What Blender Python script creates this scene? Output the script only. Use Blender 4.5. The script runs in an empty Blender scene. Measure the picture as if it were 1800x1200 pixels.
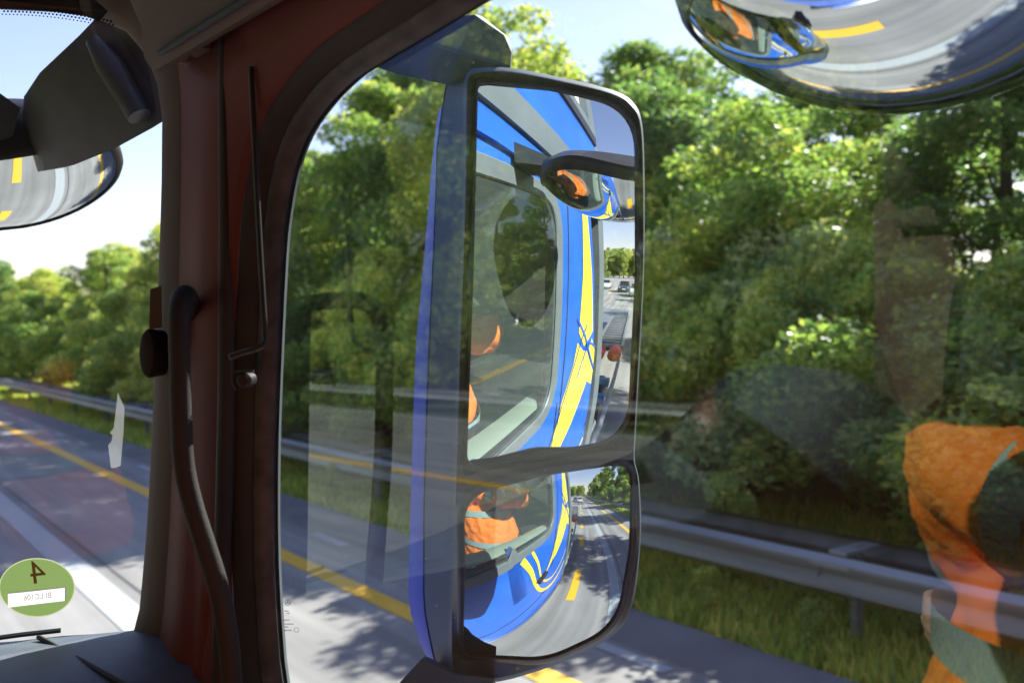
import bpy, bmesh, math, random
import numpy as np
from mathutils import Vector, Matrix
random.seed(7); RNG = np.random.default_rng(11)
scene = bpy.context.scene; COL = scene.collection
R = math.radians

# ---------------------------------------------------------------- camera, sky, sun, exposure
EYE = Vector((0, 0, 2.5)); YAW = R(37.55); FPX = 1600.0
cam = bpy.data.cameras.new("camera"); cam_o = bpy.data.objects.new("camera", cam); COL.objects.link(cam_o)
cam.sensor_width = 36; cam.lens = 32; cam.clip_start = 0.02; cam.clip_end = 3000; cam.shift_y = -0.0033
cam_o.location = EYE; cam_o.rotation_euler = (R(90), 0, -YAW)
cam.dof.use_dof = True; cam.dof.focus_distance = 1.35; cam.dof.aperture_fstop = 4.6
scene.camera = cam_o
SUN_H, SUN_E = 73.0, 37.0
w = bpy.data.worlds.new("World"); scene.world = w; w.use_nodes = True
nt = w.node_tree; bg = nt.nodes["Background"]
sky = nt.nodes.new("ShaderNodeTexSky"); sky.sky_type = 'NISHITA'; sky.sun_disc = False
sky.sun_elevation = R(SUN_E); sky.sun_rotation = R(SUN_H); sky.air_density = 1.3; sky.dust_density = 0.35; sky.ozone_density = 1.5
tnt = nt.nodes.new('ShaderNodeMix'); tnt.data_type = 'RGBA'; tnt.blend_type = 'MULTIPLY'; tnt.inputs[0].default_value = 1; tnt.inputs[7].default_value = (1.16, 0.96, 1.14, 1)
nt.links.new(sky.outputs[0], tnt.inputs[6]); nt.links.new(tnt.outputs[2], bg.inputs[0]); bg.inputs[1].default_value = 0.068
sl = bpy.data.lights.new("sun", 'SUN'); sl.energy = 4.9; sl.angle = R(0.5); sl.color = (1.0, 0.94, 0.85)
so = bpy.data.objects.new("sun", sl); COL.objects.link(so)
sd = Vector((math.sin(R(SUN_H)) * math.cos(R(SUN_E)), math.cos(R(SUN_H)) * math.cos(R(SUN_E)), math.sin(R(SUN_E))))
so.rotation_euler = sd.to_track_quat('Z', 'Y').to_euler(); so.location = sd * 60
scene.view_settings.view_transform = 'Standard'; scene.view_settings.look = 'None'
scene.view_settings.exposure = 1.72; scene.view_settings.gamma = 1.0
cy = scene.cycles
cy.max_bounces = 10; cy.glossy_bounces = 6; cy.transparent_max_bounces = 24; cy.diffuse_bounces = 3
cy.caustics_reflective = False; cy.caustics_refractive = False

# ---------------------------------------------------------------- helpers
FW = Vector((math.sin(YAW), math.cos(YAW), 0)); RT = Vector((math.cos(YAW), -math.sin(YAW), 0)); UP = Vector((0, 0, 1))
def at(px, py, d):                 # a world point at true depth d metres
    return EYE + d * (FW + RT * ((px - 900) / FPX) + UP * ((594 - py) / FPX))
def pray(px, py):
    return (FW + RT * ((px - 900) / FPX) + UP * ((594 - py) / FPX)).normalized()
def hdir(h, e=0.0):
    h = R(h); e = R(e); return Vector((math.sin(h) * math.cos(e), math.cos(h) * math.cos(e), math.sin(e)))

def mat(name, col, rough=0.5, metal=0.0, var=0.0, vscale=8.0, bump=0.0, bscale=60.0, spec=None, coat=0.0, col2=None, stretch=None):
    m = bpy.data.materials.new(name); m.use_nodes = True
    n = m.node_tree; b = n.nodes["Principled BSDF"]
    b.inputs["Base Color"].default_value = (*col, 1); b.inputs["Roughness"].default_value = rough; b.inputs["Metallic"].default_value = metal
    if spec is not None: b.inputs["Specular IOR Level"].default_value = spec
    if coat: b.inputs["Coat Weight"].default_value = coat; b.inputs["Coat Roughness"].default_value = 0.04
    if var or bump:
        tc = n.nodes.new("ShaderNodeTexCoord"); mp = n.nodes.new("ShaderNodeMapping")
        n.links.new(tc.outputs["Object"], mp.inputs[0])
        if stretch: mp.inputs["Scale"].default_value = stretch
    if var:
        t = n.nodes.new("ShaderNodeTexNoise"); t.inputs["Scale"].default_value = vscale; t.inputs["Detail"].default_value = 6
        n.links.new(mp.outputs[0], t.inputs["Vector"])
        r = n.nodes.new("ShaderNodeValToRGB"); r.color_ramp.elements[0].position = 0.3; r.color_ramp.elements[1].position = 0.7
        c2 = col2 if col2 else tuple(min(1, c * (1 + var)) for c in col)
        r.color_ramp.elements[0].color = (*[c * (1 - var) for c in col], 1) if not col2 else (*col, 1)
        r.color_ramp.elements[1].color = (*c2, 1)
        n.links.new(t.outputs[0], r.inputs[0]); n.links.new(r.outputs[0], b.inputs["Base Color"])
    if bump:
        t2 = n.nodes.new("ShaderNodeTexNoise"); t2.inputs["Scale"].default_value = bscale; t2.inputs["Detail"].default_value = 5
        n.links.new(mp.outputs[0], t2.inputs["Vector"])
        bp = n.nodes.new("ShaderNodeBump"); bp.inputs["Strength"].default_value = bump; bp.inputs["Distance"].default_value = 0.02
        n.links.new(t2.outputs[0], bp.inputs["Height"]); n.links.new(bp.outputs[0], b.inputs["Normal"])
    return m

def prop(o, label=None, cat=None, group=None, kind=None):
    if label: o["label"] = label
    if cat: o["category"] = cat
    if group: o["group"] = group
    if kind: o["kind"] = kind
    return o
def empty(name, loc, label, cat, group=None):
    o = bpy.data.objects.new(name, None); COL.objects.link(o); o.location = loc; o.empty_display_size = 0.1
    return prop(o, label, cat, group)
def place(o, parent):
    if parent is not None:
        o.parent = parent
        o.matrix_parent_inverse = wm(parent).inverted()
def wm(o):
    m = Matrix.LocRotScale(o.location, o.rotation_euler, o.scale)
    if o.parent: m = wm(o.parent) @ o.matrix_parent_inverse @ m
    return m
def mesh(name, vs, fs, m, parent=None, smooth=False, sharp=None):
    me = bpy.data.meshes.new(name); me.from_pydata([tuple(v) for v in vs], [], fs); me.update()
    if smooth: me.shade_smooth()
    for mm in (m if isinstance(m, (list, tuple)) else [m]): me.materials.append(mm)
    o = bpy.data.objects.new(name, me); COL.objects.link(o); place(o, parent)
    if sharp is not None and smooth:
        try: me.set_sharp_from_angle(angle=R(sharp))
        except Exception: pass
    return o

class MB:
    """collects shapes into one mesh"""
    def __init__(s): s.v = []; s.f = []; s.mi = []; s.k = 0
    def add(s, vs, fs):
        n = len(s.v); s.v += [Vector(v) for v in vs]; s.f += [tuple(i + n for i in f) for f in fs]; s.mi += [s.k] * len(fs); return s
    def box(s, c, d, rot=None, bev=0.0):
        bm = bmesh.new(); bmesh.ops.create_cube(bm, size=1)
        bmesh.ops.scale(bm, vec=Vector(d), verts=bm.verts)
        if bev: bmesh.ops.bevel(bm, geom=bm.edges[:], offset=bev, segments=2, profile=0.6, affect='EDGES')
        M = Matrix.Translation(Vector(c)) @ (rot.to_4x4() if rot else Matrix.Identity(4))
        bm.verts.ensure_lookup_table(); bm.verts.index_update()
        s.add([M @ v.co for v in bm.verts], [tuple(v.index for v in f.verts) for f in bm.faces]); bm.free(); return s
    def tube(s, path, rad, n=10, cap=True, ell=1.0):
        path = [Vector(p) for p in path]; k = len(path)
        rad = [rad] * k if isinstance(rad, (int, float)) else rad
        rings = []; t0 = (path[1] - path[0]).normalized()
        u = t0.orthogonal().normalized() if ell == 1.0 else (UP.cross(t0)).normalized()
        for i, p in enumerate(path):
            t = (path[min(i + 1, k - 1)] - path[max(i - 1, 0)]).normalized()
            u = (u - t * u.dot(t)).normalized(); v = t.cross(u)
            rings.append([p + rad[i] * (u * math.cos(a) + v * math.sin(a) * ell) for a in [2 * math.pi * j / n for j in range(n)]])
        return s.loft(rings, cap)
    def loft(s, rings, cap=True, closed=True):
        n = len(rings[0]); vs = [p for r in rings for p in r]; fs = []
        for i in range(len(rings) - 1):
            for j in range(n if closed else n - 1):
                a = i * n + j; b = i * n + (j + 1) % n; fs.append((a, b, b + n, a + n))
        if cap:
            fs.append(tuple(range(n - 1, -1, -1))); fs.append(tuple((len(rings) - 1) * n + j for j in range(n)))
        return s.add(vs, fs)
    def ball(s, c, r, seg=12, rings=8):
        r = Vector(r) if not isinstance(r, (int, float)) else Vector((r, r, r)); c = Vector(c)
        rs = []
        for i in range(rings + 1):
            th = math.pi * i / rings; th = min(max(th, 0.02), math.pi - 0.02)
            rs.append([c + Vector((r.x * math.sin(th) * math.cos(a), r.y * math.sin(th) * math.sin(a), r.z * math.cos(th))) for a in [2 * math.pi * j / seg for j in range(seg)]])
        return s.loft(rs, True)
    def slab(s, poly, nrm, t):
        """flat polygon given thickness t along nrm"""
        n = len(poly); nrm = Vector(nrm)
        poly = [Vector(p) for p in poly]; vs = poly + [p + nrm * t for p in poly]
        fs = [tuple(range(n - 1, -1, -1)), tuple(range(n, 2 * n))] + [(j, (j + 1) % n, (j + 1) % n + n, j + n) for j in range(n)]
        return s.add(vs, fs)
    def build(s, name, m, parent=None, smooth=False, sharp=40):
        o = mesh(name, s.v, s.f, m, parent, smooth, sharp)
        if isinstance(m, (list, tuple)): o.data.polygons.foreach_set("material_index", s.mi)
        bm = bmesh.new(); bm.from_mesh(o.data); bmesh.ops.recalc_face_normals(bm, faces=bm.faces); bm.to_mesh(o.data); bm.free()
        return o

def catmull(pts, n=6, closed=True):
    P = [Vector(p) for p in pts]; k = len(P); out = []
    for i in range(k if closed else k - 1):
        p0, p1, p2, p3 = (P[(i - 1) % k], P[i], P[(i + 1) % k], P[(i + 2) % k]) if closed else (P[max(i - 1, 0)], P[i], P[i + 1], P[min(i + 2, k - 1)])
        for j in range(n):
            t = j / n
            out.append(0.5 * ((2 * p1) + (p2 - p0) * t + (2 * p0 - 5 * p1 + 4 * p2 - p3) * t * t + (3 * p1 - p0 - 3 * p2 + p3) * t ** 3))
    if not closed: out.append(P[-1])
    return out
def rounded(poly, r, n=6):
    """polygon of 2-D points with each corner rounded by radius r (or list)"""
    out = []; k = len(poly)
    for i in range(k):
        a, b, c = Vector(poly[i - 1]), Vector(poly[i]), Vector(poly[(i + 1) % k]); rr = r[i] if isinstance(r, (list, tuple)) else r
        da = (a - b); dc = (c - b); ra = min(rr, da.length * 0.49); rc = min(rr, dc.length * 0.49)
        p = b + da.normalized() * ra; q = b + dc.normalized() * rc
        for j in range(n + 1):
            t = j / n; out.append((1 - t) ** 2 * p + 2 * t * (1 - t) * b + t * t * q)
    return out

# ---------------------------------------------------------------- materials
M = {}
def glass_mat(name, tint, base, pw, dirt_haze=0.0):
    m = bpy.data.materials.new(name); m.use_nodes = True; n = m.node_tree; n.nodes.clear()
    out = n.nodes.new("ShaderNodeOutputMaterial"); tr = n.nodes.new("ShaderNodeBsdfTransparent"); tr.inputs[0].default_value = (*tint, 1)
    gl = n.nodes.new("ShaderNodeBsdfGlossy"); gl.inputs["Roughness"].default_value = 0.0; gl.inputs[0].default_value = (0.86, 0.95, 0.88, 1)
    ge = n.nodes.new("ShaderNodeNewGeometry"); dt = n.nodes.new("ShaderNodeVectorMath"); dt.operation = 'DOT_PRODUCT'
    n.links.new(ge.outputs["Incoming"], dt.inputs[0]); n.links.new(ge.outputs["Normal"], dt.inputs[1])
    ab = n.nodes.new("ShaderNodeMath"); ab.operation = 'ABSOLUTE'; su = n.nodes.new("ShaderNodeMath"); su.operation = 'SUBTRACT'; su.inputs[0].default_value = 1
    lw = n.nodes.new("ShaderNodeMath"); lw.operation = 'POWER'; lw.inputs[1].default_value = 5; lw.use_clamp = True
    n.links.new(dt.outputs["Value"], ab.inputs[0]); n.links.new(ab.outputs[0], su.inputs[1]); n.links.new(su.outputs[0], lw.inputs[0])
    mu = n.nodes.new("ShaderNodeMath"); mu.operation = 'MULTIPLY_ADD'; mu.inputs[1].default_value = pw; mu.inputs[2].default_value = base; mu.use_clamp = True
    mx = n.nodes.new("ShaderNodeMixShader")
    n.links.new(lw.outputs[0], mu.inputs[0]); n.links.new(mu.outputs[0], mx.inputs[0]); n.links.new(tr.outputs[0], mx.inputs[1]); n.links.new(gl.outputs[0], mx.inputs[2])
    last = mx
    if dirt_haze:
        df = n.nodes.new("ShaderNodeBsdfDiffuse"); df.inputs[0].default_value = (0.62, 0.78, 0.78, 1)
        tc = n.nodes.new("ShaderNodeTexCoord")
        vo = n.nodes.new("ShaderNodeTexVoronoi"); vo.inputs["Scale"].default_value = 55; vo.inputs["Randomness"].default_value = 1
        no = n.nodes.new("ShaderNodeTexNoise"); no.inputs["Scale"].default_value = 9; no.inputs["Detail"].default_value = 3
        n.links.new(tc.outputs["Object"], vo.inputs["Vector"]); n.links.new(tc.outputs["Object"], no.inputs["Vector"])
        r1 = n.nodes.new("ShaderNodeMapRange"); r1.inputs[1].default_value = 0.045; r1.inputs[2].default_value = 0.0; r1.inputs[3].default_value = 0; r1.inputs[4].default_value = 1
        r2 = n.nodes.new("ShaderNodeMapRange"); r2.inputs[1].default_value = 0.5; r2.inputs[2].default_value = 0.72; r2.inputs[3].default_value = 0; r2.inputs[4].default_value = 1
        ml = n.nodes.new("ShaderNodeMath"); ml.operation = 'MULTIPLY'; mb = n.nodes.new("ShaderNodeMath"); mb.operation = 'MULTIPLY_ADD'; mb.inputs[1].default_value = dirt_haze; mb.inputs[2].default_value = 0.046  # dirt specks, plus a constant haze veil mixed in to lift the blacks
        n.links.new(vo.outputs["Distance"], r1.inputs[0]); n.links.new(no.outputs[0], r2.inputs[0]); n.links.new(r1.outputs[0], ml.inputs[0]); n.links.new(r2.outputs[0], ml.inputs[1]); n.links.new(ml.outputs[0], mb.inputs[0])
        m2 = n.nodes.new("ShaderNodeMixShader"); n.links.new(mb.outputs[0], m2.inputs[0]); n.links.new(mx.outputs[0], m2.inputs[1]); n.links.new(df.outputs[0], m2.inputs[2]); last = m2
    n.links.new(last.outputs[0], out.inputs[0]); return m
M['side_glass'] = glass_mat('side_glass', (0.87, 0.94, 0.93), 0.105, 0.9, 0.55)
M['wind_glass'] = glass_mat('windshield_glass', (0.88, 0.94, 0.94), 0.018, 0.9, 0.3)
def mirror_mat(name, tint):
    m = bpy.data.materials.new(name); m.use_nodes = True; b = m.node_tree.nodes["Principled BSDF"]
    b.inputs["Base Color"].default_value = (*tint, 1); b.inputs["Metallic"].default_value = 1; b.inputs["Roughness"].default_value = 0.0; return m
M['mirror'] = mirror_mat('mirror_silver', (0.82, 0.86, 0.86))
M['mirror_dim'] = mirror_mat('mirror_silver_dim', (0.62, 0.67, 0.68))
M['trim'] = mat('interior_trim', (0.10, 0.070, 0.056), 0.7, spec=0.2, var=0.15, vscale=3, bump=0.12, bscale=900)
M['door_trim'] = mat('door_trim', (0.12, 0.031, 0.026), 0.65, spec=0.2, var=0.12, vscale=3, bump=0.08, bscale=700)  # maroon base colour stands in for red light bounced off the orange jacket
M['headliner'] = mat('headliner', (0.105, 0.08, 0.066), 0.85, bump=0.15, bscale=1200)
M['rubber'] = mat('black_rubber', (0.035, 0.028, 0.027), 0.65, spec=0.25, bump=0.1, bscale=400)
M['seal_dusty'] = mat('dusty_seal', (0.05, 0.045, 0.05), 0.6, var=0.5, vscale=40)
M['black'] = mat('black_plastic', (0.032, 0.027, 0.027), 0.4, spec=0.3, var=0.2, vscale=30, bump=0.05, bscale=800)
M['grey_plastic'] = mat('grey_plastic', (0.04, 0.048, 0.054), 0.6, spec=0.15, var=0.12, vscale=20, bump=0.08, bscale=900)
M['dash'] = mat('dashboard_plastic', (0.085, 0.105, 0.135), 0.5, var=0.15, vscale=25, bump=0.2, bscale=700)
M['cover_blue'] = mat('cover_blue', (0.004, 0.06, 0.33), 0.5, spec=0.1)
M['blue'] = mat('blue_paint', (0.018, 0.115, 0.55), 0.30, spec=0.35, var=0.14, vscale=5)
M['yellow'] = mat('yellow_film', (0.85, 0.68, 0.06), 0.35, coat=0.3)
M['navy'] = mat('dark_blue_line', (0.02, 0.05, 0.2), 0.4)
M['band_grey'] = mat('grey_panel', (0.12, 0.14, 0.15), 0.5, var=0.1, vscale=6)
M['steel'] = mat('galvanised_steel', (0.22, 0.225, 0.235), 0.5, metal=0.35, var=0.4, vscale=1.5, stretch=(1, 0.2, 4))
M['steel_dark'] = mat('weathered_steel', (0.12, 0.12, 0.13), 0.6, metal=0.3, var=0.3, vscale=3)
M['chrome'] = mirror_mat('chrome', (0.8, 0.82, 0.85)); M['chrome'].node_tree.nodes["Principled BSDF"].inputs["Roughness"].default_value = 0.12
M['orange'] = mat('hi_vis_orange', (1.0, 0.20, 0.012), 0.75, var=0.10, vscale=14, bump=0.5, bscale=16)
M['tape'] = mat('reflective_tape', (0.50, 0.62, 0.62), 0.35, metal=0.35, bump=0.05, bscale=300)
M['skin'] = mat('skin', (0.55, 0.33, 0.25), 0.5, bump=0.05, bscale=200)
M['hair'] = mat('hair', (0.06, 0.04, 0.025), 0.6, bump=0.6, bscale=150, stretch=(1, 1, 0.2))
M['cloth_dark'] = mat('dark_cloth', (0.03, 0.032, 0.036), 0.9, bump=0.3, bscale=200)
M['belt'] = mat('belt_webbing', (0.02, 0.02, 0.022), 0.6, bump=0.3, bscale=500)
M['red'] = mat('red_fabric', (0.75, 0.05, 0.05), 0.6, var=0.15, vscale=8)
M['white'] = mat('white_paint', (0.78, 0.79, 0.8), 0.4, var=0.05, vscale=8)
M['paper'] = mat('white_paper', (0.8, 0.82, 0.8), 0.8)

# ---------------------------------------------------------------- ground, roads
def sheet(name, x0, x1, y0, y1, z, m, nx=1, ny=1, kind='structure', zf=None):
    vs = []; fs = []
    for i in range(nx + 1):
        for j in range(ny + 1):
            x = x0 + (x1 - x0) * i / nx; y = y0 + (y1 - y0) * j / ny
            vs.append((x, y, z + (zf(x, y) if zf else 0)))
    for i in range(nx):
        for j in range(ny):
            a = i * (ny + 1) + j; fs.append((a, a + ny + 1, a + ny + 2, a + 1))
    o = mesh(name, vs, fs, m, smooth=True); prop(o, kind=kind); return o
def road_mat():
    m = mat('concrete_road', (0.22, 0.208, 0.205), 0.85, var=0.2, vscale=0.6, bump=0.06, bscale=45, col2=(0.31, 0.295, 0.29))
    n = m.node_tree; b = n.nodes["Principled BSDF"]
    tc = n.nodes.new("ShaderNodeTexCoord"); mp = n.nodes.new("ShaderNodeMapping"); mp.inputs["Scale"].default_value = (3.0, 0.12, 1)
    t = n.nodes.new("ShaderNodeTexNoise"); t.inputs["Scale"].default_value = 1.0; t.inputs["Detail"].default_value = 8
    t3 = n.nodes.new("ShaderNodeTexNoise"); t3.inputs["Scale"].default_value = 130; t3.inputs["Detail"].default_value = 3
    r = n.nodes.new("ShaderNodeMapRange"); r.inputs[1].default_value = 0.35; r.inputs[2].default_value = 0.65; r.inputs[3].default_value = 0.70; r.inputs[4].default_value = 1.12
    r3 = n.nodes.new("ShaderNodeMapRange"); r3.inputs[1].default_value = 0.3; r3.inputs[2].default_value = 0.7; r3.inputs[3].default_value = 0.93; r3.inputs[4].default_value = 1.05
    src = b.inputs["Base Color"].links[0].from_socket
    mx = n.nodes.new("ShaderNodeMix"); mx.data_type = 'RGBA'; mx.blend_type = 'MULTIPLY'; mx.inputs[0].default_value = 1
    mul = n.nodes.new("ShaderNodeMath"); mul.operation = 'MULTIPLY'
    n.links.new(tc.outputs["Object"], mp.inputs[0]); n.links.new(mp.outputs[0], t.inputs["Vector"]); n.links.new(tc.outputs["Object"], t3.inputs["Vector"])
    n.links.new(t.outputs[0], r.inputs[0]); n.links.new(t3.outputs[0], r3.inputs[0]); n.links.new(r.outputs[0], mul.inputs[0]); n.links.new(r3.outputs[0], mul.inputs[1])
    n.links.new(src, mx.inputs[6]); n.links.new(mul.outputs[0], mx.inputs[7]); n.links.new(mx.outputs[2], b.inputs["Base Color"])
    return m
def worn(name, col, lo=0.42, hi=0.52):
    """paint worn through to the concrete"""
    m = mat(name, col, 0.7); n = m.node_tree; b = n.nodes["Principled BSDF"]
    tc = n.nodes.new("ShaderNodeTexCoord"); t = n.nodes.new("ShaderNodeTexNoise"); t.inputs["Scale"].default_value = 9; t.inputs["Detail"].default_value = 9; t.inputs["Roughness"].default_value = 0.75
    r = n.nodes.new("ShaderNodeValToRGB"); r.color_ramp.elements[0].position = lo - 0.1; r.color_ramp.elements[1].position = hi - 0.08
    r.color_ramp.elements[0].color = (0.27, 0.255, 0.25, 1); r.color_ramp.elements[1].color = (*col, 1)
    n.links.new(tc.outputs["Object"], t.inputs["Vector"]); n.links.new(t.outputs[0], r.inputs[0]); n.links.new(r.outputs[0], b.inputs["Base Color"]); return m
M['road'] = road_mat()
M['shoulder'] = mat('asphalt_shoulder', (0.16, 0.16, 0.17), 0.9, var=0.2, vscale=1.2, bump=0.3, bscale=60)
M['soil'] = mat('grassy_ground', (0.035, 0.06, 0.015), 0.95, var=0.4, vscale=1.3, bump=0.6, bscale=20, col2=(0.09, 0.12, 0.03))
M['line_white'] = worn('worn_white_line', (0.36, 0.375, 0.39)); M['line_yellow'] = worn('worn_yellow_line', (0.80, 0.44, 0.03), 0.38, 0.46)
M['joint'] = mat('joint_tar', (0.06, 0.06, 0.065), 0.8)
def terrain(x, y):
    z = 0.0
    if x > 7.6: z += 2.2 * min(1, (x - 7.6) / 7) ** 1.2
    if x < -27: z += 3.0 * min(1, (-27 - x) / 12)
    return z
sheet('ground', -160, 160, -420, 620, -0.05, M['soil'], 160, 40, zf=terrain)
sheet('road', -18.0, 6.02, -420, 620, 0.0, M['road'])
sheet('road_shoulder', 5.25, 6.0, -420, 620, 0.004, M['shoulder'])
def line(name, x0, x1, y0, y1, m, z=0.006): return sheet(name, x0, x1, y0, y1, z, m)
line('edge_line', 2.1, 2.42, -420, 620, M['line_white'])
line('road_joint', 2.55, 2.575, -420, 620, M['joint'], 0.005)
line('road_joint', -1.2, -1.175, -420, 620, M['joint'], 0.005)
line('edge_line_yellow', 4.18, 4.42, -420, 620, M['line_yellow'])
line('edge_line_yellow', -9.9, -9.6, -420, 620, M['line_yellow'])
line('edge_line', -17.6, -17.3, -420, 620, M['line_white'])
def dashes(name, x, wd, y0, y1, step, ln, m):
    vs = []; fs = []; y = y0
    while y < y1:
        a = len(vs); vs += [(x, y, 0.007), (x + wd, y, 0.007), (x + wd, y + ln, 0.007), (x, y + ln, 0.007)]; fs.append((a, a + 1, a + 2, a + 3)); y += step
    o = mesh(name, vs, fs, m); prop(o, kind='structure'); return o
dashes('lane_dashes_yellow', 0.93, 0.22, -200.4, 300, 3.1, 1.3, M['line_yellow'])
dashes('lane_dashes_yellow', -2.9, 0.2, -200, 300, 12, 6, M['line_yellow'])
dashes('lane_dashes_and_sun_streaks', -13.6, 0.18, -200, 300, 12, 6, M['line_white'])
dashes('lane_dashes_and_sun_streaks', 5.02, 0.14, -60.3, 120, 2.6, 0.9, M['line_white'])  # white dashes painted in place of sunlit streaks beside the shoulder

# ---------------------------------------------------------------- guard rails
def w_beam(x, y0, y1, zc, side, h=0.31, dep=0.08):
    prof = [(0, .5), (.35, .46), (1, .36), (1, .24), (.3, .06), (.3, -.06), (1, -.24), (1, -.36), (.35, -.46), (0, -.5)]
    mb = MB(); n = 40
    rings = [[Vector((x - side * dep * a, y0 + (y1 - y0) * i / n, zc + h * b)) for a, b in prof] + [Vector((x - side * (dep * a - 0.006), y0 + (y1 - y0) * i / n, zc + h * b)) for a, b in reversed(prof)] for i in range(n + 1)]
    mb.loft(rings, True); return mb
def guard_rail(x, side, label, y0=-90, y1=130, step=4.0):
    t = empty('guard_rail', (x, 0, 0), label, 'guard rail')
    bmm = w_beam(x, y0, y1, 0.60, side)
    for i in range(int((y1 - y0) / step)):
        yj = y0 + 2.2 + i * step
        if -10 < yj < 50:
            bmm.box((x - side * 0.035, yj + 0.14, 0.60), (0.012, 0.01, 0.26)).box((x - side * 0.088, yj, 0.69), (0.012, 0.34, 0.032), bev=0.003).box((x - side * 0.088, yj, 0.51), (0.012, 0.34, 0.032), bev=0.003)
    bmm.build('beam', M['steel'], t, True, 50)
    prop(w_beam(x + side * 0.62, y0, y1, 0.64, -side).build('rear_beam', M['steel_dark'], t, True, 50), 'dark weathered rear beam')
    nb = int((y1 - y0) / step); k = 0
    for i in range(nb):
        y = y0 + 2.2 + i * step
        if not (-40 < y < 95) : continue
        k += 1
        MB().box((x + side * 0.3, y, 0.38), (0.1, 0.055, 0.86), bev=0.004).build('post', M['steel'], t)
        mb = MB(); mb.box((x + side * 0.28, y, 0.775), (0.52, 0.16, 0.035), bev=0.006); mb.build('spacer', M['steel'], t)
    return t
guard_rail(6.5, 1, 'grey steel guard rail along the right road edge in front of the trees')
guard_rail(-18.8, -1, 'grey steel guard rail along the far left road edge')

# ---------------------------------------------------------------- foliage
def leaf_mat(name, c1, c2, trans=0.45, rough=0.5, hue=0.0):
    m = bpy.data.materials.new(name); m.use_nodes = True; n = m.node_tree; n.nodes.clear()
    out = n.nodes.new("ShaderNodeOutputMaterial"); p = n.nodes.new("ShaderNodeBsdfPrincipled"); p.inputs["Roughness"].default_value = rough
    tl = n.nodes.new("ShaderNodeBsdfTranslucent"); mx = n.nodes.new("ShaderNodeMixShader"); mx.inputs[0].default_value = trans
    tc = n.nodes.new("ShaderNodeTexCoord"); t = n.nodes.new("ShaderNodeTexNoise"); t.inputs["Scale"].default_value = 0.75; t.inputs["Detail"].default_value = 5; t.inputs["Roughness"].default_value = 0.65
    ga = n.nodes.new("ShaderNodeNewGeometry"); ri = n.nodes.new("ShaderNodeObjectInfo")
    ad = n.nodes.new("ShaderNodeMath"); ad.operation = 'MULTIPLY_ADD'; ad.inputs[1].default_value = 0.45
    a2 = n.nodes.new("ShaderNodeMath"); a2.operation = 'MULTIPLY_ADD'; a2.inputs[1].default_value = 0.25; 
    r = n.nodes.new("ShaderNodeValToRGB"); r.color_ramp.elements[0].position = 0.48; r.color_ramp.elements[1].position = 0.98
    r.color_ramp.elements[0].color = (*c1, 1); r.color_ramp.elements[1].color = (*c2, 1)
    e3 = r.color_ramp.elements.new(0.70); e3.color = (*[a * .55 + b * .45 for a, b in zip(c1, c2)], 1); r.color_ramp.elements.new(0.999).color = (min(1, c2[0] * 1.5 + .02), c2[1] * 1.15, c2[2] * 1.2, 1)
    n.links.new(tc.outputs["Object"], t.inputs["Vector"]); n.links.new(ga.outputs["Random Per Island"], ad.inputs[0]); n.links.new(t.outputs[0], ad.inputs[2])
    n.links.new(ri.outputs["Random"], a2.inputs[0]); n.links.new(ad.outputs[0], a2.inputs[2]); n.links.new(a2.outputs[0], r.inputs[0])
    br = n.nodes.new("ShaderNodeMix"); br.data_type = 'RGBA'; br.blend_type = 'MULTIPLY'; br.inputs[0].default_value = 1; br.inputs[7].default_value = (1.55, 1.75, 1.0, 1)
    n.links.new(r.outputs[0], p.inputs["Base Color"]); n.links.new(r.outputs[0], br.inputs[6]); n.links.new(br.outputs[2], tl.inputs[0])
    n.links.new(p.outputs[0], mx.inputs[1]); n.links.new(tl.outputs[0], mx.inputs[2]); n.links.new(mx.outputs[0], out.inputs[0]); return m
M['leaf_dark'] = leaf_mat('leaf_dark', (0.04, 0.10, 0.045), (0.19, 0.28, 0.10), 0.5)
M['leaf_mid'] = leaf_mat('leaf_mid', (0.06, 0.14, 0.05), (0.32, 0.39, 0.11), 0.5)
M['leaf_light'] = leaf_mat('leaf_light', (0.12, 0.21, 0.05), (0.44, 0.48, 0.15), 0.5)
M['leaf_pale'] = leaf_mat('leaf_pale', (0.14, 0.22, 0.08), (0.44, 0.48, 0.26), 0.4)
M['bark'] = mat('bark', (0.07, 0.055, 0.04), 0.9, bump=0.7, bscale=25, stretch=(1, 1, 0.25), var=0.3, vscale=10)
def leaves(centres, size, rng):
    """many small pointed leaf faces at the given points"""
    n = len(centres); a = rng.normal(size=(n, 3)); a[:, 2] *= 0.7; a /= np.linalg.norm(a, axis=1, keepdims=True)
    b = rng.normal(size=(n, 3)); b -= a * (a * b).sum(1, keepdims=True); b /= np.linalg.norm(b, axis=1, keepdims=True)
    s = size * rng.uniform(0.6, 1.3, (n, 1)); c = np.asarray(centres)
    v = np.stack([c - a * s, c - b * s * 0.55, c + a * s, c + b * s * 0.55], 1).reshape(-1, 3); return v
def quad_mesh(name, v, m):
    k = len(v) // 4; me = bpy.data.meshes.new(name); me.vertices.add(len(v)); me.vertices.foreach_set("co", v.astype(np.float32).ravel())
    me.loops.add(len(v)); me.loops.foreach_set("vertex_index", np.arange(len(v), dtype=np.int32))
    me.polygons.add(k); me.polygons.foreach_set("loop_start", np.arange(0, len(v), 4, dtype=np.int32)); me.polygons.foreach_set("loop_total", np.full(k, 4, dtype=np.int32))
    me.materials.append(m); me.update(calc_edges=True); me.validate(); return me
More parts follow.
